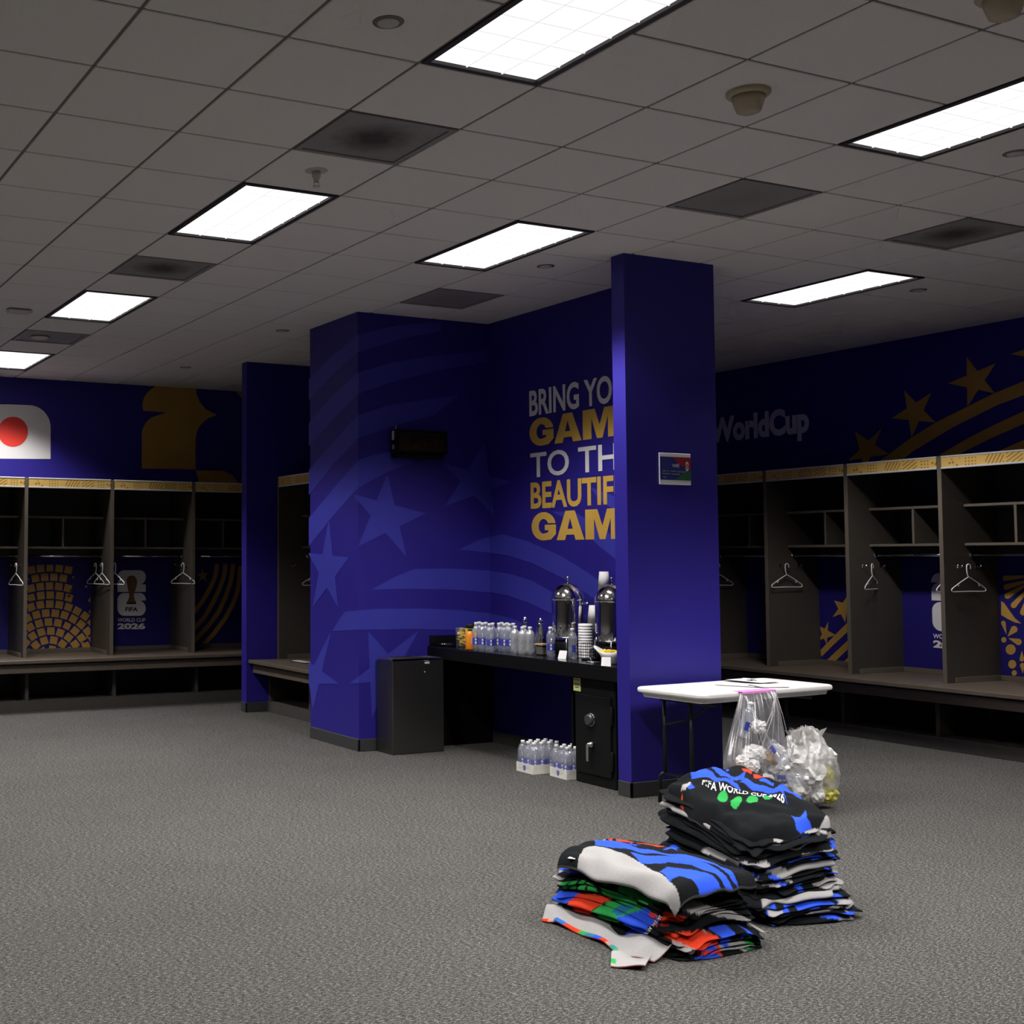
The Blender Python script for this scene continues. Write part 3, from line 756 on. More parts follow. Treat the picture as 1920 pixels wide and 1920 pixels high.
def emblem(conv_, plane_near, plane_mid, panel, plane_fn, sub):
    child_decal('emblem_number', [[conv_(*p) for p in two], [conv_(*p) for p in six]], plane_near(.0195), sub, panel)
    child_decal('emblem_trophy', [[conv_(*p) for p in cup]], plane_near(.021), BRONZE, panel)
    child_decal('emblem_trophy_base', [[conv_(*p) for p in [(305, 890), (316, 856), (480, 856), (490, 890)]]], plane_near(.022), BLACKPRINT, panel)
    for txt, (x0, x1, y0, y1), m, bold in (('FIFA', (290, 512, 945, 1022), BLACKPRINT, .03), ('WORLD CUP', (148, 650, 1142, 1208), sub, .02), ('2026', (145, 648, 1232, 1342), sub, .05)):
        o = lettering('emblem_lettering', txt, txt, m, None, lambda u, v: plane_near(.021)[0](conv_(x0 + (x1 - x0) * u, y1 + (y0 - y1) * v)), bold)
        o.parent = panel; o.matrix_parent_inverse = panel.matrix_world.inverted()
emblem(zb_, bp_, None, BACK[2][1], None, WHITEPRINT)
# same emblem on the right wall: placed from its own left edge, width as on the left wall
e0 = on_x((1748, 1160), WR_BACK - .0195); wA = on_y(zb_(145, 700), YB_BACK); wB = on_y(zb_(655, 700), YB_BACK); ew = abs(wB[0] - wA[0])
def rp_em(off):
    def f(uv):
        q = uv; P = on_y(q, YB_BACK)           # position on the left panel -> moved to the right panel
        return np.array([WR_BACK - off, e0[1] - (P[0] - wA[0]), P[2]])
    return f, Vector((-1, 0, 0))
emblem(zb_, rp_em, None, RIGHT[3][1], None, WHITEPRINT)
# curved stripes (fourth bay of the back row)
zc_ = zoom(340, 1040, 9.14)
def ribbon(pts, wd):
    L, R = [], []
    for i in range(len(pts)):
        a, b = pts[max(i - 1, 0)], pts[min(i + 1, len(pts) - 1)]; d = math.hypot(b[0] - a[0], b[1] - a[1]); nx, ny = -(b[1] - a[1]) / d, (b[0] - a[0]) / d
        L.append((pts[i][0] + nx * wd, pts[i][1] + ny * wd)); R.append((pts[i][0] - nx * wd, pts[i][1] - ny * wd))
    return L + R[::-1]
rib = [[(350, 1570), (560, 1350), (760, 1080), (880, 850), (960, 640), (1000, 400), (1010, 200)], [(200, 1510), (480, 1200), (640, 980), (760, 720), (840, 480), (880, 250), (885, 160)],
       [(215, 1270), (400, 1060), (520, 860), (640, 620), (720, 400), (750, 250), (755, 160)], [(215, 990), (360, 800), (480, 600), (560, 430), (600, 280), (610, 160)]]
child_decal('stripe_print', [zz(zc_, ribbon(r, 38)) for r in rib] + [zz(zc_, star5([(360, 230), (470, 310), (440, 470), (300, 480), (260, 330)]))], bp_(), GOLD, BACK[3][1])
# stars and rays (right wall)
zd = zoom(1520, 1040, 8.727)
child_decal('star_print', [zz(zd, star5([(385, 750), (640, 620), (800, 860), (565, 1115), (358, 1020)])), zz(zd, clip(star5([(290, 1095), (410, 1315), (262, 1470), (130, 1400), (120, 1150)]), 0, 158, False)),
    zz(zd, [(160, 1560), (380, 1330), (590, 1120), (1000, 730), (1000, 870), (590, 1275), (380, 1470), (175, 1672)]),
    zz(zd, [(215, 1770), (600, 1410), (1000, 1040), (1000, 1180), (605, 1550), (350, 1792)]), zz(zd, [(490, 1802), (605, 1690), (1000, 1320), (1000, 1460), (700, 1740), (640, 1810)])], rp_(), GOLD, RIGHT[2][1])
# petals and dots (right edge)
ze = zoom(1700, 1040, 7.386)
def drop(x0, y0, x1, y1, wd, n=12):
    """teardrop from a point to a round end"""
    d = math.hypot(x1 - x0, y1 - y0); ux, uy = (x1 - x0) / d, (y1 - y0) / d; pts = [(x0, y0)]
    a0 = math.atan2(uy, ux)
    for k in range(n + 1):
        a = a0 - 1.75 + 3.5 * k / n; pts.append((x1 - ux * wd + wd * math.cos(a), y1 - uy * wd + wd * math.sin(a)))
    return pts
pet = [drop(1800, 330, 1360, 590, 42), drop(1800, 350, 1455, 730, 42), drop(1780, 330, 1600, 840, 46), drop(1900, 300, 1340, 460, 40), drop(1900, 280, 1330, 330, 36),
       drop(1820, 380, 1760, 900, 46), drop(1840, 380, 1930, 900, 46), drop(1860, 380, 2080, 820, 46),
       [(1308, 640), (1350, 670), (1420, 770), (1500, 880), (1590, 955), (1500, 940), (1400, 890), (1308, 835)],
       drop(1385, 1110, 1330, 915, 32), drop(1395, 1135, 1520, 1000, 48), drop(1405, 1155, 1590, 1225, 44), drop(1595, 1330, 1595, 1480, 32), drop(1608, 1645, 1600, 1500, 34),
       arc(1440, 1313, 70, 72, 0, 350, 24), arc(1462, 1517, 56, 60, 0, 350, 24), arc(1490, 1638, 36, 38, 0, 350, 20), arc(1585, 1735, 40, 44, 180, 360, 16), arc(1345, 1180, 36, 38, 0, 350, 20),
       arc(1720, 1300, 60, 62, 0, 350, 24), arc(1740, 1500, 56, 60, 0, 350, 24)]
child_decal('petal_print', [zz(ze, clip(p, 0, 1308, False)) for p in pet], rp_(), GOLD, RIGHT[4][1])

# ---- plastic hangers on the coat hooks
def hanger_mesh():
    mb = MB(); r = .0045; w_, hgt = .205, .105
    hook = [(.026, 0, .0), (.030, 0, .022), (.018, 0, .038), (0, 0, .042), (-.016, 0, .034), (-.020, 0, .015), (-.017, 0, -.03), (-.008, 0, -.055), (0, 0, -.066)]
    mb.tube(hook, r, 8)
    tri = [(0, 0, -.066), (w_ * .5, 0, -.112), (w_ - .012, 0, -.158), (w_ + .004, 0, -.170), (w_ + .002, 0, -.184), (w_ - .014, 0, -.190), (0, 0, -.188), (-w_ + .014, 0, -.190), (-w_ - .002, 0, -.184), (-w_ - .004, 0, -.170), (-w_ + .012, 0, -.158), (-w_ * .5, 0, -.112)]
    mb.tube(tri, r, 8, closed=True)
    for s in (-1, 1):
        mb.tube([(s * .118, 0, -.122), (s * .122, 0, -.140), (s * .130, 0, -.145), (s * .133, 0, -.136)], .0028, 6)
    return mb.mesh('hanger', HANGERM)
HM = hanger_mesh()
def hanger(row, bay, side, tilt, hy, label):
    """hangs on the hook of a bay: side 0 = start panel, 1 = end panel; tilt turns it off the panel"""
    t = row[bay][0]; x = (LT / 2 + .045) if side == 0 else (P_ - LT / 2 - .045)
    p = t.matrix_world @ Vector((x, hy, 1.493))
    o = link('clothes_hanger', HM, None, p, t.rotation_euler.z + PI / 2 + tilt)
    tag(o, label, 'hanger', 'white plastic hangers on locker hooks')
hanger(BACK, 0, 1, .12, .16, 'white hanger in the leftmost locker, left of the mosaic locker')
hanger(BACK, 1, 1, .10, .16, 'left one of two white hangers together in the mosaic locker')
hanger(BACK, 1, 1, .16, .40, 'right one of two white hangers together in the mosaic locker')
hanger(BACK, 2, 0, .2, .10, 'white hanger tip poking out at the left side of the trophy locker')
hanger(BACK, 2, 1, .32, .16, 'white hanger at the right side of the trophy emblem locker')
hanger(TH, 0, 0, .1, .45, 'white hanger edge beside the mural bump-out')
hanger(RIGHT, 1, 0, .0, .24, 'white hanger half hidden by the blue column')
hanger(RIGHT, 2, 0, .02, .20, 'white hanger in the locker with gold stars')
hanger(RIGHT, 2, 1, .25, .30, 'white hanger tip behind the right panel of the gold star locker')
hanger(RIGHT, 3, 0, .38, .24, 'turned white hanger left of the half hidden white emblem')
hanger(RIGHT, 3, 1, .2, .16, 'white hanger tip in front of the half hidden white emblem')
hanger(RIGHT, 4, 0, -.02, .24, 'white hanger in the locker at the right edge')

# slotted grille lying on the end of the short bench
gp = on_z((566, 1242), ZB)
gr = empty('slotted_grille', (gp[0], gp[1], ZB), 0, 'small white slotted grille on the short bench beside the mural', 'grille')
MB().box((-.05, -.16, 0), (.05, .16, .004), bev=.001).obj('grille_plate', BLACKMATTE, gr)
for k in range(8): MB().box((-.04, -.145 + k * .038, .004), (.04, -.125 + k * .038, .012), bev=.002).obj('slat', OFFW, gr)
# ================================================================== alcove counter, bin, safe
CT = .845
t = empty('counter', (XT, 7.9, 0), 0, 'black counter in the alcove under the lettering', 'counter')
MB().box((-.65, -1.183, CT - .022), (-.001, 1.214, CT), bev=.003).obj('worktop', BLACKLAM, t)
MB().box((-.65, -1.183, CT - .10), (-.63, 1.214, CT - .022), bev=.002).obj('fascia', BLACKMATTE, t)
MB().box((-.63, 1.195, CT), (-.02, 1.214, CT + .085), bev=.002).obj('end_splash', BLACKLAM, t)
MB().box((-.63, 1.190, 0), (-.002, 1.214, CT - .022), bev=.002).obj('end_panel', BLACKMATTE, t)
MB().box((-.50, -.52, 0), (-.002, -.50, CT - .022), bev=.002).obj('support_panel', BLACKMATTE, t)
MB().box((-.022, -1.183, CT - .10), (-.002, 1.19, CT - .022)).obj('back_rail', BLACKMATTE, t)
# stainless bin
t = empty('trash_bin', (5.425, 8.955, 0), 0, 'tall rectangular stainless steel bin beside the alcove counter', 'trash bin')
MB().box((-.245, -.128, .0), (.245, .128, .752), bev=.006).obj('bin_body', STEEL, t)
rm = MB()
for a in ((-.248, -.131, .248, -.118), (-.248, .118, .248, .131), (-.248, -.118, -.235, .118), (.235, -.118, .248, .118)): rm.box((a[0], a[1], .748), (a[2], a[3], .766), bev=.002)
rm.obj('bin_rim', CHROME, t)
MB().box((.06, -.1305, .722), (.105, -.127, .738)).obj('maker_plate', SILVER, t)
MB().lathe([(.006, 0), (.006, .003), (0, .003)], 12, T=Matrix.Translation((.06, -.128, .655)) @ Matrix.Rotation(PI / 2, 4, 'X')).obj('lock', SILVER, t)
# safe
SX, SY0, SY1, SZ = 5.765, 6.835, 7.265, .738
t = empty('safe', (SX, (SY0 + SY1) / 2, 0), 0, 'black steel safe with dial standing under the counter', 'safe')
hw = (SY1 - SY0) / 2
MB().box((0, -hw, 0), (.50, hw, SZ), bev=.008).obj('safe_body', SAFEM, t)
d = MB().box((-.016, -hw + .03, .075), (-.001, hw - .03, SZ - .115), bev=.004).obj('safe_door', SAFEM, t)
RX = Matrix.Rotation(-PI / 2, 4, 'Y')
dl = MB().lathe([(.042, 0), (.042, .012), (.036, .03), (.028, .032), (0, .032)], 28, T=Matrix.Translation((-.016, .02, .455)) @ RX).obj('dial', mat('dial_face', (.10, .10, .10), .3, .6, noise=(40, .2, (1, 1, 1))), d)
MB().lathe([(.046, 0), (.046, .006), (.042, .007)], 28, T=Matrix.Translation((-.016, .02, .455)) @ RX).obj('dial_ring', CHROME, d)
hn = MB().lathe([(.022, 0), (.022, .02), (.015, .024), (.015, .045), (0, .046)], 20, T=Matrix.Translation((-.016, .005, .285)) @ RX)
hn.box((-.062, .0, .170), (-.050, .022, .292), bev=.003); hn.obj('lever_handle', CHROME, d)
for z in (.19, .50):
    MB().lathe([(.010, -.065), (.012, -.06), (.012, .06), (.010, .065)], 12, T=Matrix.Translation((-.012, -hw + .018, z))).obj('hinge', SAFEM, t)
nt_ = empty('sticky_note', (SX - .003, SY1 - .03, .70), 0, 'pale yellow handwritten note stuck on the corner of the safe', 'note')
MB().box((-.002, -.045, -.062), (0, .035, .03)).obj('paper', NOTE, nt_)
wr = MB()
for k, (a, b) in enumerate(((-.03, -.005), (.0, .025), (-.03, -.012), (-.006, .02), (-.028, .018))):
    z = (.016, .016, -.012, -.012, -.035)[k]; wr.box((-.003, a, z - .002), (-.002, b, z + .003))
wr.obj('handwriting', BLACKPRINT, nt_)

# ---- clock on the bump-out
t = empty('digital_clock', (5.58, F2Y, 2.56), 0, 'black digital wall clock on the star mural', 'clock')
body = MB().box((-.255, -.12, -.095), (.255, -.03, .098), bev=.006).obj('case', BLACKMATTE, t)
MB().box((-.225, -.1215, -.075), (.235, -.1195, .075)).obj('display_glass', mat('clock_glass', (.004, .002, .002), .12, noise=(9, .1, (1, 1, 1))), t)
seg = MB()
DG = {'0': 'abcdef', '8': 'abcdefg', '2': 'abged', '6': 'afgedc'}
for k, ch in enumerate('0888'):
    ox = -.195 + .1 * k + (.03 if k > 1 else 0); w2, h2 = .03, .045
    for sgn in DG[ch]:
        x0, z0, x1, z1 = {'a': (-w2, h2, w2, h2), 'd': (-w2, -h2, w2, -h2), 'g': (-w2, 0, w2, 0), 'b': (w2, 0, w2, h2), 'c': (w2, -h2, w2, 0), 'e': (-w2, -h2, -w2, 0), 'f': (-w2, 0, -w2, h2)}[sgn]
        seg.box((ox + w2 + min(x0, x1) - .004, -.1225, -.018 + min(z0, z1) - .004), (ox + w2 + max(x0, x1) + .004, -.1214, -.018 + max(z0, z1) + .004))
seg.obj('unlit_digits', mat('unlit_segments', (.022, .004, .003), .3, noise=(9, .1, (1, 1, 1))), t)
br = MB().box((-.215, -.03, -.115), (.215, 0, .05), bev=.004); br.box((-.24, -.10, -.135), (.24, -.01, -.096), bev=.006); br.obj('wall_bracket', BLACKMATTE, t)
MB().box((-.2565, -.09, .012), (-.2545, -.055, .088)).obj('side_label', SILVER, t)
MB().box((-.2565, -.09, -.065), (-.2545, -.058, -.028)).obj('side_sticker', mat('side_sticker_blue', (.25, .32, .55), .5, noise=(9, .1, (1, 1, 1))), t)
MB().tube([(-.215, -.05, .098), (-.215, -.05, .135)], .004, 8).obj('antenna', SILVER, t)
# ---- wifi sign on the column
t = empty('sign_holder', (6.101, CFY, 2.19), 0, 'small white framed network sign on the front of the blue column', 'sign')
a, b = .14, .108
MB().box((-a, -.010, -b), (a, -.001, b), bev=.003).obj('frame', PAPER, t)
pr = MB().box((-a + .006, -.0115, -b + .032), (a - .004, -.0100, b - .026)).obj('print_sheet', BLUEP, t)
Y_ = -.0122
def flat(name, pts, m, par, y=Y_): mb = MB().poly([(x, y, z) for x, z in pts], Vector((0, -1, 0))); return mb.obj(name, m, par)
flat('print_red', [(-.03, b - .026), (a - .004, b - .026), (a - .004, -.005), (.09, .008), (.03, .035)], REDP, pr)
flat('print_green', [(-.02, -b + .032), (a - .004, -b + .032), (a - .004, -.008), (.06, -.03), (.02, -.055)], GREENP, pr)
lettering('print_lettering', 'WIFI', 'WIFI', WHITEPRINT, pr, lambda u, v: (-.03 + .06 * u, Y_ - .001, .010 + .024 * v), .01)
mb = MB()
for x0, x1, z in ((-.115, -.085, -.016), (-.075, -.062, -.016), (-.045, .0, -.016), (.008, .09, -.019), (-.115, -.052, -.034), (-.04, .035, -.036), (-.112, -.085, -.058)):
    mb.box((x0, Y_ - .0012, z - .003), (x1, Y_ - .0002, z + .004))
mb.obj('print_small_lines', GREYPRINT, pr)
em = MB(); em.poly([(x, Y_ - .0008, z) for x, z in [(.102 + .014 * p[0], .022 + .024 * p[1]) for p in arc(0, .55, .95, .75, 0, 350, 20)]], Vector((0, -1, 0)))
em.poly([(x, Y_ - .0008, z) for x, z in [(.102 + .014 * p[0], .022 + .024 * p[1]) for p in arc(0, -.75, .95, .75, 0, 350, 20)]], Vector((0, -1, 0)))
em.obj('print_emblem', WHITEPRINT, pr)
flat('print_emblem_cup', [(.097, .002), (.107, .002), (.105, .020), (.108, .040), (.096, .040), (.099, .020)], BRONZE, pr, Y_ - .0016)

# ================================================================== folding table
TA = math.radians(4.6); TC = Vector((6.225, 6.195, 0)); TLh, TWh, TZ = .622, .285, .75
t = empty('folding_table', TC, TA, 'white plastic folding table in front of the blue column', 'table')
def rrect(a, b, r, n=6):
    out = []
    for cx, cy, s in ((a - r, b - r, 0), (-a + r, b - r, 90), (-a + r, -b + r, 180), (a - r, -b + r, 270)): out += arc(cx, cy, r, r, s, s + 90, n)
    return out
tp = MB(); n = 0
prof = [(0, TZ), (-.006, TZ - .004), (-.009, TZ - .012), (-.009, TZ - .024), (-.003, TZ - .032)]
rings = [[(x, y, z) for x, y in rrect(TLh + (-d if d > 0 else -(-.009 - d) if False else 0) - (.010 if z == TZ else .003 if z > TZ - .005 else 0) - (.004 if z < TZ - .03 else 0), TWh - (.010 if z == TZ else .003 if z > TZ - .005 else 0) - (.004 if z < TZ - .03 else 0), .05)] for d, z in prof]
rings.append([(x, y, TZ - .033) for x, y in rrect(TLh - .022, TWh - .022, .045)])
rings.append([(x, y, TZ - .062) for x, y in rrect(TLh - .030, TWh - .030, .04)])
N = len(rings[0]); V = [p for r in rings for p in r]
F = [(k * N + i, k * N + (i + 1) % N, (k + 1) * N + (i + 1) % N, (k + 1) * N + i) for k in range(len(rings) - 1) for i in range(N)]
F = [f[::-1] for f in F]; F.append(tuple(range(N))); F.append(tuple((len(rings) - 1) * N + i for i in range(N - 1, -1, -1)))
tp.add(V, F, 0, False); tp.obj('table_top', WHITEPLASTIC, t)
TUBE = mat('black_tube_steel', (.012, .012, .013), .35, noise=(20, .1, (1, 1, 1)))
for s in (-1, 1):
    x = s * (TLh - .17); ya, yb = TWh - .095, -.03; lf = MB(); r = .013
    lf.tube([(x, ya, TZ - .065), (x, ya, .20)], r, 10); lf.tube([(x, yb, TZ - .065), (x, yb, .20)], r, 10)
    lf.tube([(x, ya, .20), (x, ya + .01, .19), (x, yb - .18, .19)], r * .9, 8)
    lf.tube([(x, ya + .012, .195), (x, ya + .045, .17), (x, ya + .05, 0)], r, 10); lf.tube([(x, yb - .16, .195), (x, yb - .185, .17), (x, yb - .19, 0)], r, 10)
    lf.tube([(x, -TWh + .06, TZ - .08), (x, ya + .03, TZ - .08)], r, 8)
    lf.obj('leg_frame', TUBE, t)
    MB().tube([(x, ya, .50), (x - s * .05, yb + .06, .55), (x - s * .27, yb, TZ - .065)], .009, 8).obj('brace', TUBE, t)
def table_pt(u, v, z=TZ): return t.matrix_world @ Vector((u, v, z))
bpy.context.view_layer.update()
TM = t.matrix_world.copy(); TMI = TM.inverted()
def sheet(px, rot, size, z, lab, marks=False):
    p = on_z(px, TZ); o = empty('paper_sheet', (p[0], p[1], TZ + z), rot, lab, 'paper', 'loose papers on the folding table')
    a, b = size; mb = MB(); nx = 10
    V = [((i / nx - .5) * a, (k / nx - .5) * b, .0008 + .004 * max(0, abs(i / nx - .5) * 2 - .7) ** 2 * 8) for k in range(nx + 1) for i in range(nx + 1)]
    mb.add(V, [(k * (nx + 1) + i, k * (nx + 1) + i + 1, (k + 1) * (nx + 1) + i + 1, (k + 1) * (nx + 1) + i) for k in range(nx) for i in range(nx)])
    mb.add([(x, y, z_ - .0012 - (.006 if z > .008 else .003)) for x, y, z_ in V], [(k * (nx + 1) + i, (k + 1) * (nx + 1) + i, (k + 1) * (nx + 1) + i + 1, k * (nx + 1) + i + 1) for k in range(nx) for i in range(nx)])
    mb.obj('sheet', PAPER, o)
    if marks:
        m = MB()
        for x0, y0, x1, y1 in ((-.01, -.02, -.005, .03), (.02, .01, .03, .03), (.03, .03, .045, .01), (.03, .005, .03, -.02)): m.tube([(x0, y0, .0025), (x1, y1, .0025)], .003, 4)
        m.obj('pen_marks', BLACKPRINT, o)
z8 = zoom(1170, 1240, 4.5714)
sheet(z8(1000, 205), .5, (.21, .28), .001, 'bottom paper sheet of the pile on the folding table')
sheet(z8(1090, 178), .12, (.21, .28), .009, 'top paper sheet with black pen marks on the folding table', True)
sheet(z8(1230, 215), -.3, (.20, .20), .005, 'small paper sheet at the right of the table papers')
# ================================================================== bottles and things on the counter
def rect_at(px, X): v = ray(px, 1200); return X, v[1] / v[0] * X       # point of the counter on the sight line of a pixel column
def bottle_meshes(clear):
    if clear:
        prof = [(0, .002), (.024, 0), (.031, .004), (.0325, .02), (.0325, .075), (.0315, .10), (.0325, .125), (.0325, .148), (.029, .168), (.019, .188), (.0135, .196), (.0135, .205)]
        lab = (.045, .098)
    else:
        prof = [(0, .002), (.026, 0), (.034, .004), (.036, .03), (.034, .06), (.036, .085), (.034, .11), (.036, .13), (.035, .152), (.030, .170), (.017, .184), (.0135, .190), (.0135, .196)]
        lab = None
    body = MB().lathe(prof, 20, caps=True).mesh('bottle_body', WATER if clear else FROST)
    cap = MB().lathe([(.0155, prof[-1][1] - .006), (.0155, prof[-1][1] + .014), (.014, prof[-1][1] + .017), (0, prof[-1][1] + .017)], 16).mesh('bottle_cap', CAPW)
    lb = None; mk = None
    if lab:
        lbm = MB(); n = 24
        V = []
        for z in lab:
            for k in range(n // 2 + 1): a = PI * .85 * k / (n // 2) + PI * .95; V.append((.0332 * math.cos(a), .0332 * math.sin(a), z))
        m = n // 2 + 1; lbm.add(V, [(k, k + 1, m + k + 1, m + k) for k in range(m - 1)], 0, True); lb = lbm.mesh('bottle_label', BLUELABEL)
        mm = MB()
        for z0, z1, a0, a1 in ((.050, .070, 1.22, 1.34), (.078, .094, 1.22, 1.34), (.110, .140, 1.26, 1.30)):
            V = [(.0336 * math.cos(PI * a), .0336 * math.sin(PI * a), z) for z in (z0, z1) for a in (a0, (a0 + a1) / 2, a1)]
            mm.add(V, [(0, 1, 4, 3), (1, 2, 5, 4)], 0, True)
        mk = mm.mesh('label_lettering', WHITEPRINT)
    return body, cap, lb, mk
BB = {True: bottle_meshes(True), False: bottle_meshes(False)}
def bottle(loc, rz, label, group, clear=True, tilt=None, s=1.0):
    o = empty('water_bottle', loc, rz, label, 'bottle', group)
    if tilt: o.rotation_euler = tilt
    o.scale = (s, s, s)
    body, cap, lb, mk = BB[clear]
    link('bottle_body', body, o); link('bottle_cap', cap, o)
    if lb: L = link('bottle_label', lb, o); link('label_lettering', mk, L)
    return o
random.seed(11)
# first cluster, next to the orange bottle
for px, X in ((893, 5.79), (905, 5.80), (918, 5.775), (899, 5.87), (911, 5.875), (924, 5.86)):
    bottle((*rect_at(px, X), CT), random.uniform(-.5, .5), 'clear blue-labelled water bottle in the counter cluster beside the orange bottle', 'counter water bottles beside the orange bottle')
for px, X in ((936, 5.90), (946, 5.885), (956, 5.91), (941, 5.985), (951, 5.98), (963, 5.985)):
    bottle((*rect_at(px, X), CT), random.uniform(-.5, .5), 'clear blue-labelled water bottle in the middle cluster on the counter', 'counter water bottles in the middle')
for px, X in ((966, 5.85), (980, 5.83), (994, 5.87), (984, 5.92)):
    bottle((*rect_at(px, X), CT), 0, 'cloudy ribbed bottle without label beside the steel carafe', 'cloudy ribbed bottles on the counter', clear=False)
bottle((*rect_at(1032.5, 5.90), CT), .1, 'single water bottle left of the first drinks dispenser', None)
bottle((*rect_at(1073.5, 5.93), CT), .9, 'single water bottle in front of the first drinks dispenser', None)
# orange juice bottle and its neighbours
X, Y = rect_at(881.5, 5.765)
o = empty('juice_bottle', (X, Y, CT), 0, 'squat orange juice bottle on the black counter', 'bottle')
MB().lathe([(0, .001), (.033, 0), (.037, .006), (.037, .10), (.033, .125), (.024, .145), (.02, .15)], 22).obj('bottle_body', ORANGE, o)
MB().lathe([(.021, .148), (.021, .166), (.019, .168), (0, .168)], 16).obj('bottle_cap', GREENP, o)
MB().box((-.012, -.0385, .045), (.012, -.0365, .095)).obj('bottle_label', SILVER, o)
X, Y = rect_at(883, 5.93)
o = empty('sauce_jar', (X, Y, CT), 0, 'yellow jar with black lid behind the orange bottle', 'jar')
MB().lathe([(0, .001), (.045, 0), (.048, .006), (.048, .145), (.04, .16)], 22).obj('jar_body', YELLOW, o)
MB().lathe([(.044, .158), (.044, .19), (.042, .192), (0, .192)], 22).obj('jar_lid', BLACKPRINT, o)
X, Y = rect_at(867, 5.88)
o = empty('snack_jar', (X, Y, CT), 0, 'clear tub of yellow snack packets on the counter', 'container')
MB().lathe([(.046, 0), (.05, .004), (.058, .16)], 22, caps=False).obj('tub', WRAP, o)
pk = MB(); random.seed(3)
for k in range(26):
    a, r, z = random.random() * 6.28, random.random() * .036, .012 + k * .0056
    T_ = Matrix.Translation((r * math.cos(a), r * math.sin(a), z)) @ Matrix.Rotation(random.random() * 3, 4, 'Z') @ Matrix.Rotation(random.uniform(-.9, .9), 4, 'X')
    pk.box((-.022, -.014, -.005), (.022, .014, .005), bev=.003, T=T_)
p = pk.obj('snack_packets', YELLOW, o); p['kind'] = 'stuff'
X, Y = rect_at(843, 5.85)
o = empty('serving_tray', (X, Y, CT), .2, 'small dark tray with tongs at the far end of the counter', 'tray')
MB().lathe([(0, .003), (.075, .003), (.09, .012), (.094, .012), (.078, 0), (0, 0)], 24).obj('tray_dish', BLACKMATTE, o)
tg = MB()
for s in (-1, 1): tg.tube([(-.09, s * .004, .020), (0, s * .014, .018), (.07, s * .006, .014)], .003, 6)
tg.obj('tongs', CHROME, o)
MB().box((-.02, .02, .006), (.05, .05, .018), bev=.004).obj('snack_bar', TAN, o)
# chrome carafes
def carafe(X, Y, h, r, label):
    o = empty('carafe', (X, Y, CT), 0, label, 'carafe', 'steel carafes on the counter')
    MB().lathe([(0, 0), (r, 0), (r * 1.04, .01), (r * .98, h * .35), (r * .72, h * .66), (r * .42, h * .84), (r * .40, h * .92)], 28).obj('carafe_body', CHROME, o)
    MB().lathe([(r * .44, h * .90), (r * .46, h * .95), (r * .3, h * .98), (.008, h), (.010, h * 1.03), (0, h * 1.04)], 20).obj('carafe_lid', CHROME, o)
    MB().tube([(r * .3, r * .3, h * .93), (r * .75, r * .75, h * .98), (r * 1.05, r * 1.05, h * .80), (r * .9, r * .9, h * .45)], .007, 8).obj('carafe_handle', CHROME, o)
    MB().tube([(-r * .3, -r * .3, h * .90), (-r * .55, -r * .55, h * .97)], .009, 8).obj('carafe_spout', CHROME, o)
X, Y = rect_at(985, 6.08); carafe(X, Y, .262, .045, 'steel carafe behind the cloudy ribbed bottles')
X, Y = rect_at(1014, 6.05); carafe(X, Y, .262, .050, 'steel carafe left of the first drinks dispenser')
X, Y = rect_at(1016, 5.93)
o = empty('food_bowl', (X, Y, CT), .2, 'small dark bowl with tan top between the bottles', 'bowl')
MB().box((-.035, -.035, 0), (.035, .035, .072), bev=.008).obj('bowl_body', mat('smoky_plastic', (.10, .095, .085), .2, noise=(9, .1, (1, 1, 1))), o)
MB().box((-.042, -.042, .072), (.042, .042, .088), bev=.004).obj('bowl_lid', TAN, o)
# drinks dispensers
def dispenser(X, Y, label):
    o = empty('drinks_dispenser', (X, Y, CT), 0, label, 'dispenser', 'chrome drinks dispensers on the counter')
    r = .122
    MB().lathe([(r, .13), (r * 1.01, .14), (r * 1.01, .42), (r, .425)], 36).obj('tank', CHROME, o)
    dm = MB().lathe([(r * 1.03, .418), (r * 1.03, .432), (r * .99, .45), (r * .90, .482), (r * .74, .512), (r * .50, .535), (r * .22, .547), (.012, .549)], 36).obj('dome_lid', CHROME, o)
    MB().lathe([(.010, .546), (.007, .56), (.007, .585), (.014, .590), (.014, .597), (0, .599)], 14).obj('knob', CHROME, dm)
    lg = MB()
    for k in range(4):
        a = PI / 4 + k * PI / 2; c, s = math.cos(a), math.sin(a)
        lg.tube([(r * .98 * c, r * .98 * s, .15), (r * 1.06 * c, r * 1.06 * s, .08), (r * 1.06 * c, r * 1.06 * s, .0)], .007, 8)
    lg.tube([(r * 1.04 * math.cos(a), r * 1.04 * math.sin(a), .14) for a in [2 * PI * k / 28 for k in range(28)]], .005, 6, closed=True)
    lg.obj('stand', CHROME, o)
    MB().lathe([(0, .010), (r * .92, .010), (r * .95, .03), (r * .95, .10), (r * .9, .11), (0, .11)], 28).obj('burner_base', BLACKMATTE, o)
    tp_ = MB().tube([(-r * .95, -.01, .165), (-r * 1.28, -.014, .165), (-r * 1.38, -.016, .135)], .010, 8)
    tp_.box((-r * 1.28 - .008, -.020, .172), (-r * 1.28 + .008, -.004, .205), bev=.003); tp_.obj('tap', CHROME, o)
    cl = MB().tube([(r * .55, -r * .85, .40), (r * .62, -r * 1.02, .395), (r * .64, -r * 1.10, .405)], .009, 8); cl.obj('lid_clasp', CHROME, o)
X, Y = rect_at(1066, 6.10); dispenser(X, Y, 'domed chrome drinks dispenser fully visible on the counter'); D1 = (X, Y)
X, Y = rect_at(1149, 6.09); dispenser(X, Y, 'domed chrome drinks dispenser half hidden behind the column edge'); D2 = (X, Y)
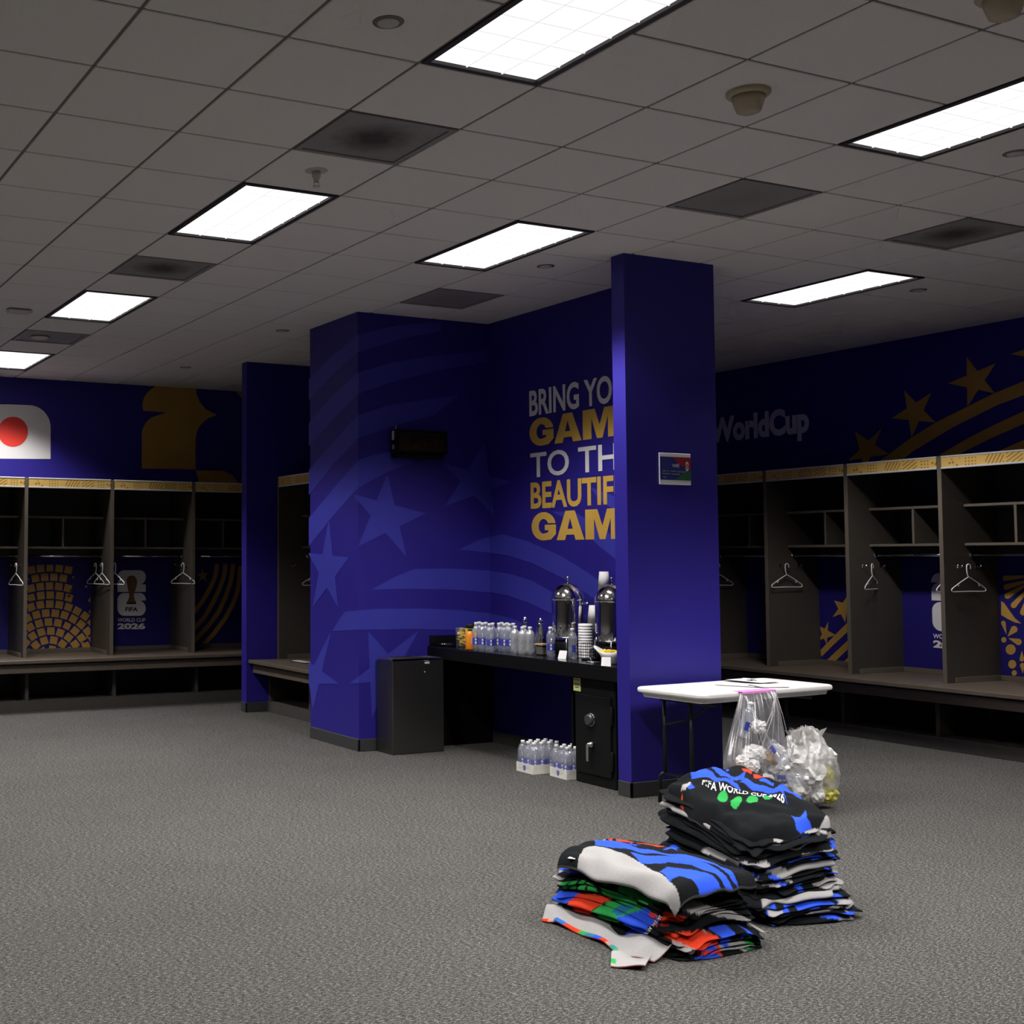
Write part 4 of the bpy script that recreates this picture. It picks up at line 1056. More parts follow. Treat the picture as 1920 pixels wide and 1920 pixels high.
# tent cards
def tent(px, X, rz, label):
    X, Y = rect_at(px, X)
    o = empty('tent_card', (X, Y, CT), rz, label, 'card', 'white folded cards on the counter')
    mb = MB()
    mb.add([(-.032, -.028, 0), (.032, -.028, 0), (.030, 0, .058), (-.030, 0, .058), (-.032, .028, 0), (.032, .028, 0)], [(0, 1, 2, 3), (3, 2, 5, 4)])
    mb.add([(-.032, -.0265, 0), (.032, -.0265, 0), (.030, 0, .0565), (-.030, 0, .0565), (-.032, .0265, 0), (.032, .0265, 0)], [(3, 2, 1, 0), (4, 5, 2, 3)])
    mb.obj('folded_card', PAPER, o)
tent(1056, 5.86, -1.1, 'white folded card between two single water bottles')
tent(1136, 5.735, -.75, 'white folded card under the lemon bowl')
# paper cups
def cups(px, X, n, r0, r1, hc, step, label, z=0):
    X, Y = rect_at(px, X)
    o = empty('cup_stack', (X, Y, CT + z), 0, label, 'cups')
    for k in range(n):
        MB().lathe([(r0, k * step), (r0 + .001, k * step), (r1, k * step + hc), (0, k * step + hc)], 22).obj('paper_cup', PAPER, o)
cups(1114, 6.20, 22, .047, .034, .11, .013, 'tapering stack of upturned white paper cups between the dispensers')
X, Y = rect_at(1136, 6.27)
cups(1134, 6.27, 40, .044, .034, .11, .0135, 'tallest stack of upturned white paper cups behind the second dispenser')
X, Y = rect_at(1098, 6.06)
o = empty('cup_lid_tub', (X, Y, CT), 0, 'thick white stack of cup lids beside the black wire basket', 'cups')
for k in range(12): MB().lathe([(.053, k * .021), (.054, k * .021 + .006), (.051, k * .021 + .020), (0, k * .021 + .0205)], 24).obj('cup_lid', PAPER, o)
X, Y = rect_at(1107, 5.93)
o = empty('wire_basket', (X, Y, CT), .25, 'black wire rack in front of the white cup lids', 'basket')
wb = MB()
for z in (.012, .125): wb.tube([(-.05, -.045, z), (.05, -.045, z), (.05, .045, z), (-.05, .045, z)], .0018, 6, closed=True)
for x, y in [(-.05 + .025 * k, s * .045) for k in range(5) for s in (-1, 1)] + [(s * .05, 0) for s in (-1, 1)]: wb.tube([(x, y, .010), (x, y, .126)], .0016, 6)
wb.obj('wire_cage', BLACKPRINT, o)
MB().box((-.05, -.045, 0), (.05, .045, .010), bev=.002).obj('basket_base', BLACKMATTE, o)
# curved chrome stand
X, Y = rect_at(1112, 5.84)
o = empty('chrome_stand', (X, Y, CT), 0, 'small curved chrome stand beside the lemon bowl', 'stand')
MB().lathe([(0, 0), (.05, 0), (.052, .004), (.04, .008), (0, .009)], 24).obj('foot', CHROME, o)
MB().tube([(.0, .02, .008), (-.012, .025, .05), (-.008, .02, .09), (.012, 0, .115), (.02, -.02, .105)], .008, 10).obj('arm', CHROME, o)
# lemon bowl
X, Y = rect_at(1146, 5.85)
o = empty('lemon_bowl', (X, Y, CT), -1.05, 'white boat-shaped bowl of lemon slices by the column edge', 'bowl')
bw = MB(); nb = 28; ringsb = []
for f, z in ((.35, 0), (.42, .006), (.72, .035), (1.0, .072), (.94, .072), (.6, .035), (.2, .016)):
    ringsb.append([(.125 * f * math.cos(2 * PI * k / nb), .078 * f * math.sin(2 * PI * k / nb), z + (.040 * abs(math.cos(2 * PI * k / nb)) ** 3 if z > .03 else 0) + (.012 if z > .03 else 0)) for k in range(nb)])
V = [p for r_ in ringsb for p in r_]
bw.add(V, [(k * nb + i, k * nb + (i + 1) % nb, (k + 1) * nb + (i + 1) % nb, (k + 1) * nb + i) for k in range(len(ringsb) - 1) for i in range(nb)] + [tuple(range(nb - 1, -1, -1)), tuple((len(ringsb) - 1) * nb + i for i in range(nb))], 0, True)
bw.obj('bowl_body', PAPER, o)
LEM = mat('lemon', (.90, .66, .04), .4, noise=(20, .15, (1, 1, 1)))
for k in range(6):
    ls = empty('lemon_slice', (X + (k - 2.5) * .020 * math.cos(1.05), Y - (k - 2.5) * .020 * math.sin(1.05), CT + .080 + .006 * (k % 2)), k * .9, 'lemon slice in the white boat-shaped bowl', 'fruit', 'lemon slices in the bowl')
    MB().lathe([(0, -.004), (.026, -.004), (.029, 0), (.026, .004), (0, .004)], 18, T=Matrix.Rotation(.5 + .2 * (k % 3), 4, 'X')).obj('slice', LEM, ls)

# ================================================================== shrink-wrapped water cases on the floor
def water_case(x, y, rz, label, blabel, group, letter):
    o = empty('water_case', (x, y, 0), rz, label, 'case')
    nx, ny, p = 4, 3, .0685
    a, b = nx * p / 2, ny * p / 2
    tr = MB()
    tr.box((-a, -b, .002), (a, b, .006))
    for s in (-1, 1): tr.box((-a, s * b - .0015, .002), (a, s * b + .0015, .070)); tr.box((s * a - .0015, -b, .002), (s * a + .0015, b, .070))
    T_ = tr.obj('card_tray', CARDBOARD, o)
    sh = [(0, .022)] + [(-.018, .018), (-.016, -.006), (0, -.022), (.016, -.006), (.018, .018)]
    mb = MB().poly([(-a - .0022, px_, z + .034) for px_, z in sh], Vector((-1, 0, 0))); mb.obj('shield_logo', INK, T_)
    if letter: lettering('tray_lettering', letter, letter, BLACKPRINT, T_, lambda u, v: (a - .035 + .016 * u, -b - .0022, .022 + .026 * v), .02)
    wr = MB(); n = 40; rings_ = []
    for f, z in ((1.0, .03), (1.0, .075), (1.0, .155), (.97, .175), (.90, .198), (.72, .212), (.3, .216)):
        rr = rrect(a * f + .002, b * f + .002, .03, 6)
        rings_.append([(px_ + .0025 * math.sin(k * 2.1 + z * 90), py_ + .0025 * math.cos(k * 1.7 + z * 70), z + .004 * math.sin(k * 1.3)) for k, (px_, py_) in enumerate(rr)])
    N_ = len(rings_[0]); V = [q for r_ in rings_ for q in r_]
    wr.add(V, [(k * N_ + i, k * N_ + (i + 1) % N_, (k + 1) * N_ + (i + 1) % N_, (k + 1) * N_ + i) for k in range(len(rings_) - 1) for i in range(N_)], 0, True)
    wr.obj('shrink_wrap', WRAP, o)
    R = Matrix.Rotation(rz, 3, 'Z')
    for i in range(nx):
        for j in range(ny):
            q = R @ Vector(((i - (nx - 1) / 2) * p, (j - (ny - 1) / 2) * p, 0))
            bottle((x + q.x, y + q.y, .007), rz + random.uniform(-.4, .4), blabel, group)
water_case(5.775, 7.69, -.02, 'shrink-wrapped water case in white tray, farther from the safe', 'water bottle packed in the case farther from the safe', 'bottles in the far water case', 'S')
water_case(5.86, 7.40, -.06, 'shrink-wrapped water case in white tray touching the safe', 'water bottle packed in the case touching the safe', 'bottles in the near water case', None)

# ================================================================== bags of litter
def crumple(r, seed, sz=(1, 1, 1), n=3):
    bm = bmesh.new(); bmesh.ops.create_icosphere(bm, subdivisions=n, radius=r); rnd = np.random.RandomState(seed)
    ph = rnd.rand(6, 3) * 6.28; fr = rnd.rand(6, 3) * 2 - 1
    for v in bm.verts:
        d = np.array(v.co) / r; k = 1 + sum(.20 * abs(math.sin(4.4 * float(fr[i] @ d) * 2 + ph[i][0])) - .10 for i in range(6)) * .95
        v.co = Vector((d[0] * r * k * sz[0], d[1] * r * k * sz[1], d[2] * r * k * sz[2]))
    me = bpy.data.meshes.new('crumple'); bm.to_mesh(me); bm.free()
    return me
def litter(name, me, m, loc, label, cat, grp, rz=0):
    o = link(name, me, None, loc, rz); me.materials.append(m)
    return tag(o, label, cat, grp)
# hanging bag: over the front edge of the table
EDGE = lambda u: TM @ Vector((u, -TWh - .012, TZ))
ua = (TMI @ Vector(on_z(z8(915, 262), TZ - .005))).x; ub = (TMI @ Vector(on_z(z8(1165, 238), TZ - .005))).x
bagT = empty('hanging_bag', TM @ Vector(((ua + ub) / 2, -TWh - .03, 0)), TA, 'clear plastic bag of litter hanging from the white table edge', 'bag')
uw = (ub - ua) / 2
bf = MB(); nb = 120; levels = 26; V = []
zt, zb = TZ - .004, .055
for L in range(levels + 1):
    s = L / levels; z = zt + (zb - zt) * s
    wdt = uw + (.25 - uw) * min(1, (s / .58)) ** .9; dep = .012 + .118 * min(1, s / .75) ** .8
    if s > .86: k_ = math.sqrt(max(0, 1 - ((s - .86) / .14) ** 2)); wdt *= .35 + .65 * k_; dep *= .25 + .75 * k_
    for k in range(nb):
        a = 2 * PI * k / nb; c, sn = math.cos(a), math.sin(a)
        ple = (1 - min(1, s / .7)) * .010 * math.sin(a * 19) + .006 * math.sin(a * 7 + s * 9) * s
        x = (wdt + ple) * math.copysign(abs(c) ** .8, c); y = (dep + ple) * math.copysign(abs(sn) ** .8, sn) - dep * .75 + .018
        V.append((x - .115 * min(1, s / .55) - .02 * s, y - .012 * s, z + .004 * math.sin(a * 11) * s))
bf.add(V, [(L * nb + k, L * nb + (k + 1) % nb, (L + 1) * nb + (k + 1) % nb, (L + 1) * nb + k) for L in range(levels) for k in range(nb)] + [tuple(levels * nb + k for k in range(nb))], 0, True)
bf.obj('bag_film', BAGFILM, bagT)
dsr = MB(); dsr.box((-uw - .004, -.004, TZ - .012), (uw + .004, .002, TZ + .004), bev=.002); dsr.box((-uw - .002, .0, TZ + .001), (uw + .002, .075, TZ + .004), bev=.001)
ds = dsr.obj('drawstring_hem', PINK, bagT)
pl = MB()
random.seed(7)
for k in range(16):
    x0 = (-uw + .01 if k % 2 else uw - .01) + random.uniform(-.012, .012); x1 = random.uniform(-.21, .19); z1 = random.uniform(.25, .5)
    pl.tube([(x0, -.010, TZ - .02), (x0 * .7 + x1 * .3 - .005, -.045 - random.random() * .02, TZ - .02 + (z1 - TZ) * .35), (x1 - .01, -.10, z1)], .0016, 5)
pl.obj('film_creases', mat('film_crease', (.75, .74, .77), .3, alpha=.6, noise=(9, .05, (1, 1, 1))), bagT)
def in_bag(u, v, z): return TM @ Vector(((ua + ub) / 2 + u * .95 - .125, -TWh - .03 + v, z + .09))
G1 = 'litter in the hanging bag'
o = empty('juice_bottle', in_bag(-.165, -.10, .17), 0, 'orange juice bottle lying in the hanging bag', 'bottle', G1); o.rotation_euler = (PI / 2, .1, 1.35)
MB().lathe([(0, -.08), (.032, -.08), (.034, -.07), (.034, .03), (.022, .06), (.016, .065)], 18).obj('bottle_body', ORANGE, o)
MB().lathe([(.018, .064), (.018, .085), (0, .086)], 14).obj('bottle_cap', BLACKPRINT, o)
bottle(in_bag(.10, -.10, .36), 0, 'empty water bottle with blue label at the right of the hanging bag', G1, tilt=(2.4, .5, .3))
bottle(in_bag(.03, -.08, .20), 0, 'empty water bottle low in the hanging bag', G1, tilt=(1.8, .2, 1.9))
bottle(in_bag(-.12, -.06, .40), 0, 'empty water bottle standing high in the hanging bag', G1, tilt=(.3, .1, .9))
bottle(in_bag(.13, -.08, .14), 0, 'empty water bottle at the bottom of the hanging bag', G1, tilt=(1.5, .5, .4))
for k, (u, v, z, r, m, lb) in enumerate(((-.06, -.09, .30, .055, PAPER, 'white crumpled paper in the middle of the hanging bag'), (.02, -.06, .28, .06, PAPER, 'larger white crumpled paper in the hanging bag'),
        (.095, -.11, .27, .048, TAN, 'orange-brown crumpled wrapper in the hanging bag'), (-.14, -.08, .26, .04, PAPER, 'small white crumpled paper above the orange bottle'),
        (-.05, -.11, .18, .035, BLACKPRINT, 'dark crumpled wrapper in the hanging bag'), (.05, -.05, .45, .045, PAPER, 'white crumpled paper at the top of the hanging bag'), (-.16, -.10, .10, .05, YELLOW, 'yellow wrapper low at the left of the hanging bag'), (-.10, -.12, .23, .045, PAPER, 'white paper ball right above the yellow wrapper in the hanging bag'), (.14, -.10, .21, .05, PAPER, 'white paper ball at the right of the hanging bag'), (.0, -.12, .12, .06, PAPER, 'grey-white paper ball low in the hanging bag'), (.17, -.09, .30, .045, PAPER, 'white paper ball against the right side of the hanging bag'))):
    litter('crumpled_paper', crumple(r, 20 + k, (1, .8, .8)), m, in_bag(u, v, z), lb, 'litter', G1)
# floor bag
FBX, FBY = 6.485, 5.875
fb = empty('litter_bag', (FBX, FBY, 0), -.4, 'full cloudy plastic bag of litter on the floor right of the hanging bag', 'bag')
me = bpy.data.meshes.new('bag_film'); bm = bmesh.new(); bmesh.ops.create_icosphere(bm, subdivisions=6, radius=1)
rnd = np.random.RandomState(5); fr = rnd.randn(14, 3) * np.array([3.0] * 6 + [9.0] * 8)[:, None]; ph = rnd.rand(14) * 6.28
for v in bm.verts:
    d = np.array(v.co); k = 1 + .035 * sum(abs(math.sin(float(fr[i] @ d) + ph[i])) - .6 for i in range(14)) * .8
    z = .235 + .235 * d[2] * k
    wd = 1.0 - .18 * max(0, d[2])
    top = max(0, d[2] - .55)
    v.co = Vector((.205 * d[0] * k * wd, .150 * d[1] * k * wd, max(.004, z) + top * .10 * math.sin(6 * math.atan2(d[1], d[0]) + 1)))
bm.to_mesh(me); bm.free()
for p in me.polygons: p.use_smooth = True
me.materials.append(BAGFILM2); link('bag_film', me, fb)
kn = MB(); random.seed(2)
for k in range(9):
    a = k * .7; r = .05 + .05 * random.random()
    kn.add([(r * math.cos(a), r * .8 * math.sin(a), .43), (r * 1.7 * math.cos(a + .25), r * 1.4 * math.sin(a + .25), .45 + .05 * random.random()), (r * 1.5 * math.cos(a + .6), r * 1.2 * math.sin(a + .6), .47 + .04 * random.random()), (r * .8 * math.cos(a + .6), r * .6 * math.sin(a + .6), .435)], [(0, 1, 2, 3)], 0, True)
kn.obj('bag_mouth', BAGFILM2, fb)
G2 = 'litter in the floor bag'
RF = Matrix.Rotation(-.4, 3, 'Z')
for k, (x, y, z, r, m, lb) in enumerate(((-.08, -.05, .30, .09, PAPER, 'white crumpled paper at the left of the floor bag'), (.03, -.04, .32, .085, PAPER, 'white crumpled paper at the top of the floor bag'),
        (-.07, -.06, .15, .09, PAPER, 'white crumpled paper low at the left of the floor bag'), (.09, -.07, .21, .055, LIME, 'yellow-green peel in the middle of the floor bag'), (.11, -.06, .10, .06, LIME, 'yellow-green peel at the bottom right of the floor bag'),
        (.03, -.09, .10, .05, PAPER, 'white crumpled paper at the bottom of the floor bag'), (.07, -.02, .28, .035, TAN, 'brown wrapper high in the floor bag'), (.12, -.03, .32, .06, PAPER, 'white crumpled paper at the right of the floor bag'), (-.13, -.02, .22, .085, PAPER, 'white crumpled paper at the far left of the floor bag'), (.0, -.09, .22, .08, PAPER, 'large white crumpled paper in the middle of the floor bag'))):
    q = RF @ Vector((x, y, 0)); litter('crumpled_paper', crumple(r, 60 + k, (1, .75, .9)), m, (FBX + q.x, FBY + q.y, z), lb, 'litter', G2)
# ================================================================== piles of towels
K_ = (.0060, .0072, .0085); W_ = (.36, .352, .345); B_C = (.030, .095, .72); R_C = (.70, .050, .018); G_C = (.030, .36, .075); DG = (.03, .035, .04)
def in_poly(P, poly):
    x, y = P[:, 0], P[:, 1]; ins = np.zeros(len(P), bool); n = len(poly)
    for i in range(n):
        x1, y1 = poly[i]; x2, y2 = poly[(i + 1) % n]
        if y1 == y2: continue
        c = ((y1 > y) != (y2 > y)) & (x < (x2 - x1) * (y - y1) / (y2 - y1) + x1); ins ^= c
    return ins
def attr_mesh(name, V, F, C):
    me = bpy.data.meshes.new(name)
    V = np.asarray(V, np.float32); F = np.asarray(F, np.int32)
    me.vertices.add(len(V)); me.vertices.foreach_set('co', V.ravel())
    me.loops.add(F.size); me.loops.foreach_set('vertex_index', F.ravel())
    me.polygons.add(len(F)); me.polygons.foreach_set('loop_start', np.arange(0, F.size, 4, dtype=np.int32)); me.polygons.foreach_set('loop_total', np.full(len(F), 4, np.int32))
    me.polygons.foreach_set('use_smooth', np.ones(len(F), bool))
    me.update(calc_edges=True); me.validate()
    a = me.color_attributes.new('Col', 'FLOAT_COLOR', 'POINT'); a.data.foreach_set('color', np.concatenate([C, np.ones((len(C), 1))], 1).astype(np.float32).ravel())
    me.materials.append(TOWEL)
    return me
rng = np.random.RandomState(8)
def wob(t, seed, amp, n=5):
    r = np.random.RandomState(seed); o = np.zeros_like(t)
    for k in range(1, n + 1): o += amp / k ** .7 * np.sin(k * t * (1 if k < 3 else 2) + r.rand() * 6.28) * r.uniform(.4, 1)
    return o
def lobe(c, half, rot, z0, th, seed, slump, Nt=340, Nr=9, ragged=.014):
    """one folded layer: rounded slab, nose round the rim, soft waves; returns verts, faces, rim parameter"""
    ex = .34
    td = np.linspace(0, 2 * PI, 6001); qx, qy = np.sign(np.cos(td)) * np.abs(np.cos(td)) ** ex * half[0], np.sign(np.sin(td)) * np.abs(np.sin(td)) ** ex * half[1]
    al = np.concatenate([[0], np.cumsum(np.hypot(np.diff(qx), np.diff(qy)))])
    t = np.interp(np.linspace(0, al[-1], Nt, endpoint=False), al, td); ct, st = np.cos(t), np.sin(t)
    ux, uy = np.sign(ct) * np.abs(ct) ** ex, np.sign(st) * np.abs(st) ** ex
    rg = wob(t, seed, ragged, 7) + np.random.RandomState(seed + 5).uniform(-.6, .6) * ragged
    px, py = (half[0] + rg) * ux, (half[1] + rg) * uy
    V = []
    cr, sr = math.cos(rot), math.sin(rot)
    fr = [.12, .45, .72, .86, .94, .978, .995]; hh = [1, 1, 1, .96, .80, .55, .25]
    rows = [(f, h) for f, h in zip(fr, hh)] + [(1.0, 0)] + [(f, -h) for f, h in zip(fr[::-1], hh[::-1])]
    for f, h in rows:
        x, y = px * f, py * f
        X, Y = c[0] + cr * x - sr * y, c[1] + sr * x + cr * y
        wav = .0045 * np.sin(X * 31 + seed) * np.sin(Y * 27 + seed * 1.7) + .004 * np.sin(t * 9 + seed) * f ** 3
        Z = z0 + th * .5 + h * th * .5 + slump(X, Y) + wav * (1 if h > -.2 else .8)
        V.append(np.stack([X, Y, np.maximum(Z, .003 + (.004 if h > 0 else 0))], 1))
    M = len(rows); V = np.concatenate(V); idx = np.arange(M * Nt).reshape(M, Nt); nx = np.roll(idx, -1, 1)
    F = np.stack([idx[:-1], nx[:-1], nx[1:], idx[1:]], -1).reshape(-1, 4)
    return V, F[:, ::-1], np.tile(t, M), np.repeat([h for f, h in rows], Nt)
def build_towel(name, lobes, paint, label, group, extra=None):
    Vs, Fs, Cs, o = [], [], [], 0
    for L in lobes:
        V, F, t, h = lobe(*L[:7], **L[7]); Vs.append(V); Fs.append(F + o); o += len(V); Cs.append(paint(V, t, h, L[5]))
    ob = link(name, attr_mesh(name, np.concatenate(Vs), np.concatenate(Fs), np.concatenate(Cs)))
    tag(ob, label, 'towel', group)
    if extra: extra(ob)
    return ob
def seg_paint(seed, pw=.07, pb=.26):
    """black towel whose folded rim shows stretches of white reverse and blue print"""
    r = np.random.RandomState(seed)
    segs = []
    for _ in range(7):
        a = r.rand() * 6.28; w_ = r.uniform(.10, .55); u = r.rand()
        col = W_ if u < pw else (B_C if u < pw + pb else None)
        if col is not None: segs.append((a, w_, col, r.rand() < .5))
    return segs
def paint_fn(polysets, segs):
    def paint(V, t, h, seed):
        C = np.tile(np.array(K_), (len(V), 1))
        for a, w_, col, up in segs:
            d = np.abs((t - a + PI) % (2 * PI) - PI); m = (d < w_)
            if col is B_C: m &= (np.sin(t * 26 + seed) > -.1) & (np.abs(h) < .9)
            else: m &= (h > -.3) if up else (h < .6)
            C[m] = col
        for axes, test, polys in polysets:
            sel = test(V)
            for col, p in polys:
                m = sel.copy(); m[sel] = in_poly(V[sel][:, axes], p); C[m] = col
        return C
    return paint
def world_polys(z, plane, ax, items):
    out = []
    for col, pts in items:
        q = [plane(z(*p)) for p in pts]; out.append((col, [(float(w_[ax[0]]), float(w_[ax[1]])) for w_ in q]))
    return out
def oval(cx, cy, rx, ry, ang, n=16):
    c, s = math.cos(math.radians(ang)), math.sin(math.radians(ang))
    return [(cx + c * rx * math.cos(2 * PI * k / n) - s * ry * math.sin(2 * PI * k / n), cy + s * rx * math.cos(2 * PI * k / n) + c * ry * math.sin(2 * PI * k / n)) for k in range(n)]

def on_tilt(q, c, z0, g):
    v = ray(*q)                                   # plane z = z0 + g.(xy - c)
    k = (z0 - CAM_Z - g[0] * c[0] - g[1] * c[1]) / (v[2] - g[0] * v[0] - g[1] * v[1])
    return _o + v * k
# ---------------- tall pile
zp = zoom(1220, 1420, 4.571)
C2 = (4.52, 4.40); H2 = (.225, .365); R2 = -.15
TG = (.165, .16)          # the pile leans and slopes towards the camera: gradient of its top
side2 = world_polys(zp, lambda q: on_y(q, 4.05), (0, 2), [
    (W_, [(650, 515), (890, 540), (870, 615), (760, 570)]), (W_, [(200, 530), (415, 515), (410, 540), (210, 550)]), (W_, [(170, 760), (180, 700), (280, 710), (410, 680), (330, 740), (240, 765)]),
    (W_, [(810, 680), (890, 620), (870, 770), (820, 730)]), (W_, [(915, 620), (960, 620), (945, 735), (890, 720)]), (B_C, [(890, 590), (980, 550), (985, 610), (920, 610)]),
    (B_C, [(1045, 590), (1080, 570), (1140, 620), (1110, 670), (1060, 640)]), (W_, [(1140, 735), (1230, 690), (1240, 710), (1170, 755)]), (B_C, [(530, 850), (580, 800), (650, 780), (600, 830)]),
    (B_C, [(640, 855), (690, 810), (735, 795), (700, 850)]), (B_C, [(760, 870), (800, 830), (825, 825), (810, 860)]), (W_, [(480, 855), (680, 855), (680, 875), (520, 875)]),
    (W_, [(900, 970), (1080, 920), (1060, 980), (920, 1000)]), (W_, [(1080, 990), (1180, 950), (1220, 990), (1220, 1080), (1150, 1050)]), (W_, [(1310, 825), (1480, 790), (1620, 755), (1690, 770), (1500, 820), (1330, 870)]),
    (B_C, [(1500, 770), (1600, 715), (1680, 750), (1560, 775)]), (W_, [(1360, 650), (1440, 620), (1560, 640), (1640, 700), (1600, 690), (1480, 650), (1370, 660)]),
    (W_, [(1370, 1090), (1500, 1030), (1640, 1040), (1740, 1110), (1735, 1180), (1640, 1110), (1500, 1130)]), (W_, [(760, 1065), (1000, 1080), (1130, 1100), (1120, 1125), (900, 1100)]),
    (B_C, [(840, 1020), (900, 1020), (920, 1055), (850, 1050)]), (B_C, [(950, 1030), (1020, 1030), (1030, 1060), (960, 1060)]), (B_C, [(1060, 1040), (1120, 1030), (1180, 1090), (1150, 1110)]),
    (B_C, [(830, 1110), (890, 1110), (890, 1145), (840, 1140)]), (B_C, [(930, 1120), (1000, 1120), (980, 1165), (930, 1160)]), (B_C, [(1240, 1100), (1300, 1080), (1290, 1150), (1260, 1150)]),
    (B_C, [(1470, 940), (1520, 930), (1510, 980), (1660, 980), (1660, 1010), (1540, 1000)]), (B_C, [(1280, 1240), (1370, 1230), (1370, 1280), (1290, 1280)]),
    (W_, [(1260, 1330), (1420, 1270), (1560, 1190), (1680, 1170), (1540, 1310), (1570, 1230), (1440, 1290)]), (B_C, [(1420, 1430), (1560, 1380), (1780, 1310), (1770, 1350), (1600, 1410), (1440, 1440)]),
    (B_C, [(1360, 1340), (1500, 1300), (1620, 1280), (1600, 1310), (1480, 1350)])])
def stack(c, H, R, zs, cl, grp, lab, polys, seed0, drift, grow, slump):
    n = len(zs)
    for k, (z, th) in enumerate(zs):
        r = np.random.RandomState(seed0 + k); lobes = []
        m = 1 + k % 2
        for j in range(m):
            f = k / max(1, n - 1)
            cc = (c[0] + drift[0] * f + r.uniform(-.016, .016), c[1] + drift[1] * f + r.uniform(-.016, .016))
            hh = (H[0] + grow * (1 - f) + r.uniform(-.016, .012), H[1] + grow * (1 - f) + r.uniform(-.02, .014))
            lobes.append((cc, hh, R + r.uniform(-.06, .06), z + th * j / m, th / m * 1.10, seed0 * 31 + k * 7 + j, (lambda X, Y, f=f: slump(X, Y, f)), dict(ragged=.017)))
        build_towel('folded_towel', lobes, paint_fn(polys, seg_paint(seed0 * 3 + k)), lab(k, n), grp)
ORD = ['bottom', 'second', 'third', 'fourth', 'fifth', 'sixth', 'seventh', 'eighth', 'ninth', 'tenth', 'eleventh', 'twelfth', 'thirteenth', 'fourteenth', 'fifteenth', 'sixteenth']
def lab2(k, n): return 'folded dark printed towel, %s from the floor in the taller pile' % ORD[k] if k else 'folded dark printed towel at the very bottom of the taller pile'
def lab1(k, n): return 'folded dark printed towel, %s from the floor in the lower pile' % ORD[k] if k else 'folded dark printed towel at the very bottom of the lower pile'
def front2(V): return V[:, 1] < 4.45
slump2 = lambda X, Y, f: f * (TG[0] * (X - C2[0]) + TG[1] * (Y - C2[1])) - .03 * np.clip(((X - C2[0]) / .30) ** 2 + ((Y - C2[1]) / .42) ** 2 - .55, 0, 1.2)
stack(C2, H2, R2, [(.004 + .0305 * k, .0305) for k in range(14)], None, 'folded towels in the taller pile', lab2, [((0, 2), front2, side2)], 100, (-.03, .04), .035, slump2)

def draped(name, c, half, rot, zfun, thick, top_polys, label, grp, step=.005, extra=None, base=K_, round_=.16):
    """towel thrown over the pile: dense sheet whose rim hangs down, printed in plan"""
    nu, nv = int(2 * half[0] / step), int(2 * half[1] / step)
    u, v = np.meshgrid(np.linspace(-1, 1, nu), np.linspace(-1, 1, nv), indexing='ij')
    # pull the corners in
    k = 1 - round_ * (np.abs(u) ** 4 * np.abs(v) ** 4)
    e = .012 * np.sin(v * 7 + 1) * np.abs(u) ** 6; e2 = .012 * np.sin(u * 6 + 2) * np.abs(v) ** 6
    x, y = u * (half[0] + e) * k, v * (half[1] + e2) * k
    cr, sr = math.cos(rot), math.sin(rot); X, Y = c[0] + cr * x - sr * y, c[1] + sr * x + cr * y
    Z = zfun(X, Y, u, v)
    P = np.stack([X, Y, Z], -1).reshape(-1, 3); P2 = P.copy(); P2[:, 2] -= thick
    C = np.tile(np.array(base), (len(P), 1))
    for col, p in top_polys: C[in_poly(P[:, :2], p)] = col
    idx = np.arange(nu * nv).reshape(nu, nv)
    F = np.stack([idx[:-1, :-1], idx[1:, :-1], idx[1:, 1:], idx[:-1, 1:]], -1).reshape(-1, 4)
    n0 = nu * nv
    rim = np.concatenate([idx[:, 0], idx[-1, 1:], idx[-2::-1, -1], idx[0, -2:0:-1]]); r2 = np.roll(rim, -1)
    Fr = np.stack([rim, rim + n0, r2 + n0, r2], -1)
    me = attr_mesh(name, np.concatenate([P, P2]), np.concatenate([F, F[:, ::-1] + n0, Fr]), np.concatenate([C, np.tile(np.array(W_), (n0, 1))]))
    ob = link(name, me); tag(ob, label, 'towel', grp)
    if extra: extra(ob)
    return ob
ZT2 = .452
def zf2(X, Y, u, v):
    dome = -.035 * (u ** 2 * .7 + v ** 2 * .7)
    ru, rv = np.clip((np.abs(u) - .78) / .22, 0, 1), np.clip((np.abs(v) - .84) / .16, 0, 1)
    drop_ = -.075 * np.maximum(ru, rv) ** 2
    w_ = .008 * np.sin(X * 22 + Y * 9) * np.sin(Y * 17 - X * 6 + 1) + .005 * np.sin(X * 47 + 2 + 4 * np.sin(Y * 13)) + .003 * np.sin(Y * 61 + 3 * np.sin(X * 21))
    return ZT2 + .035 + TG[0] * (X - C2[0]) + TG[1] * (Y - C2[1]) + dome + drop_ + w_
pz2 = lambda q: on_tilt(q, C2, ZT2 + .02, TG)
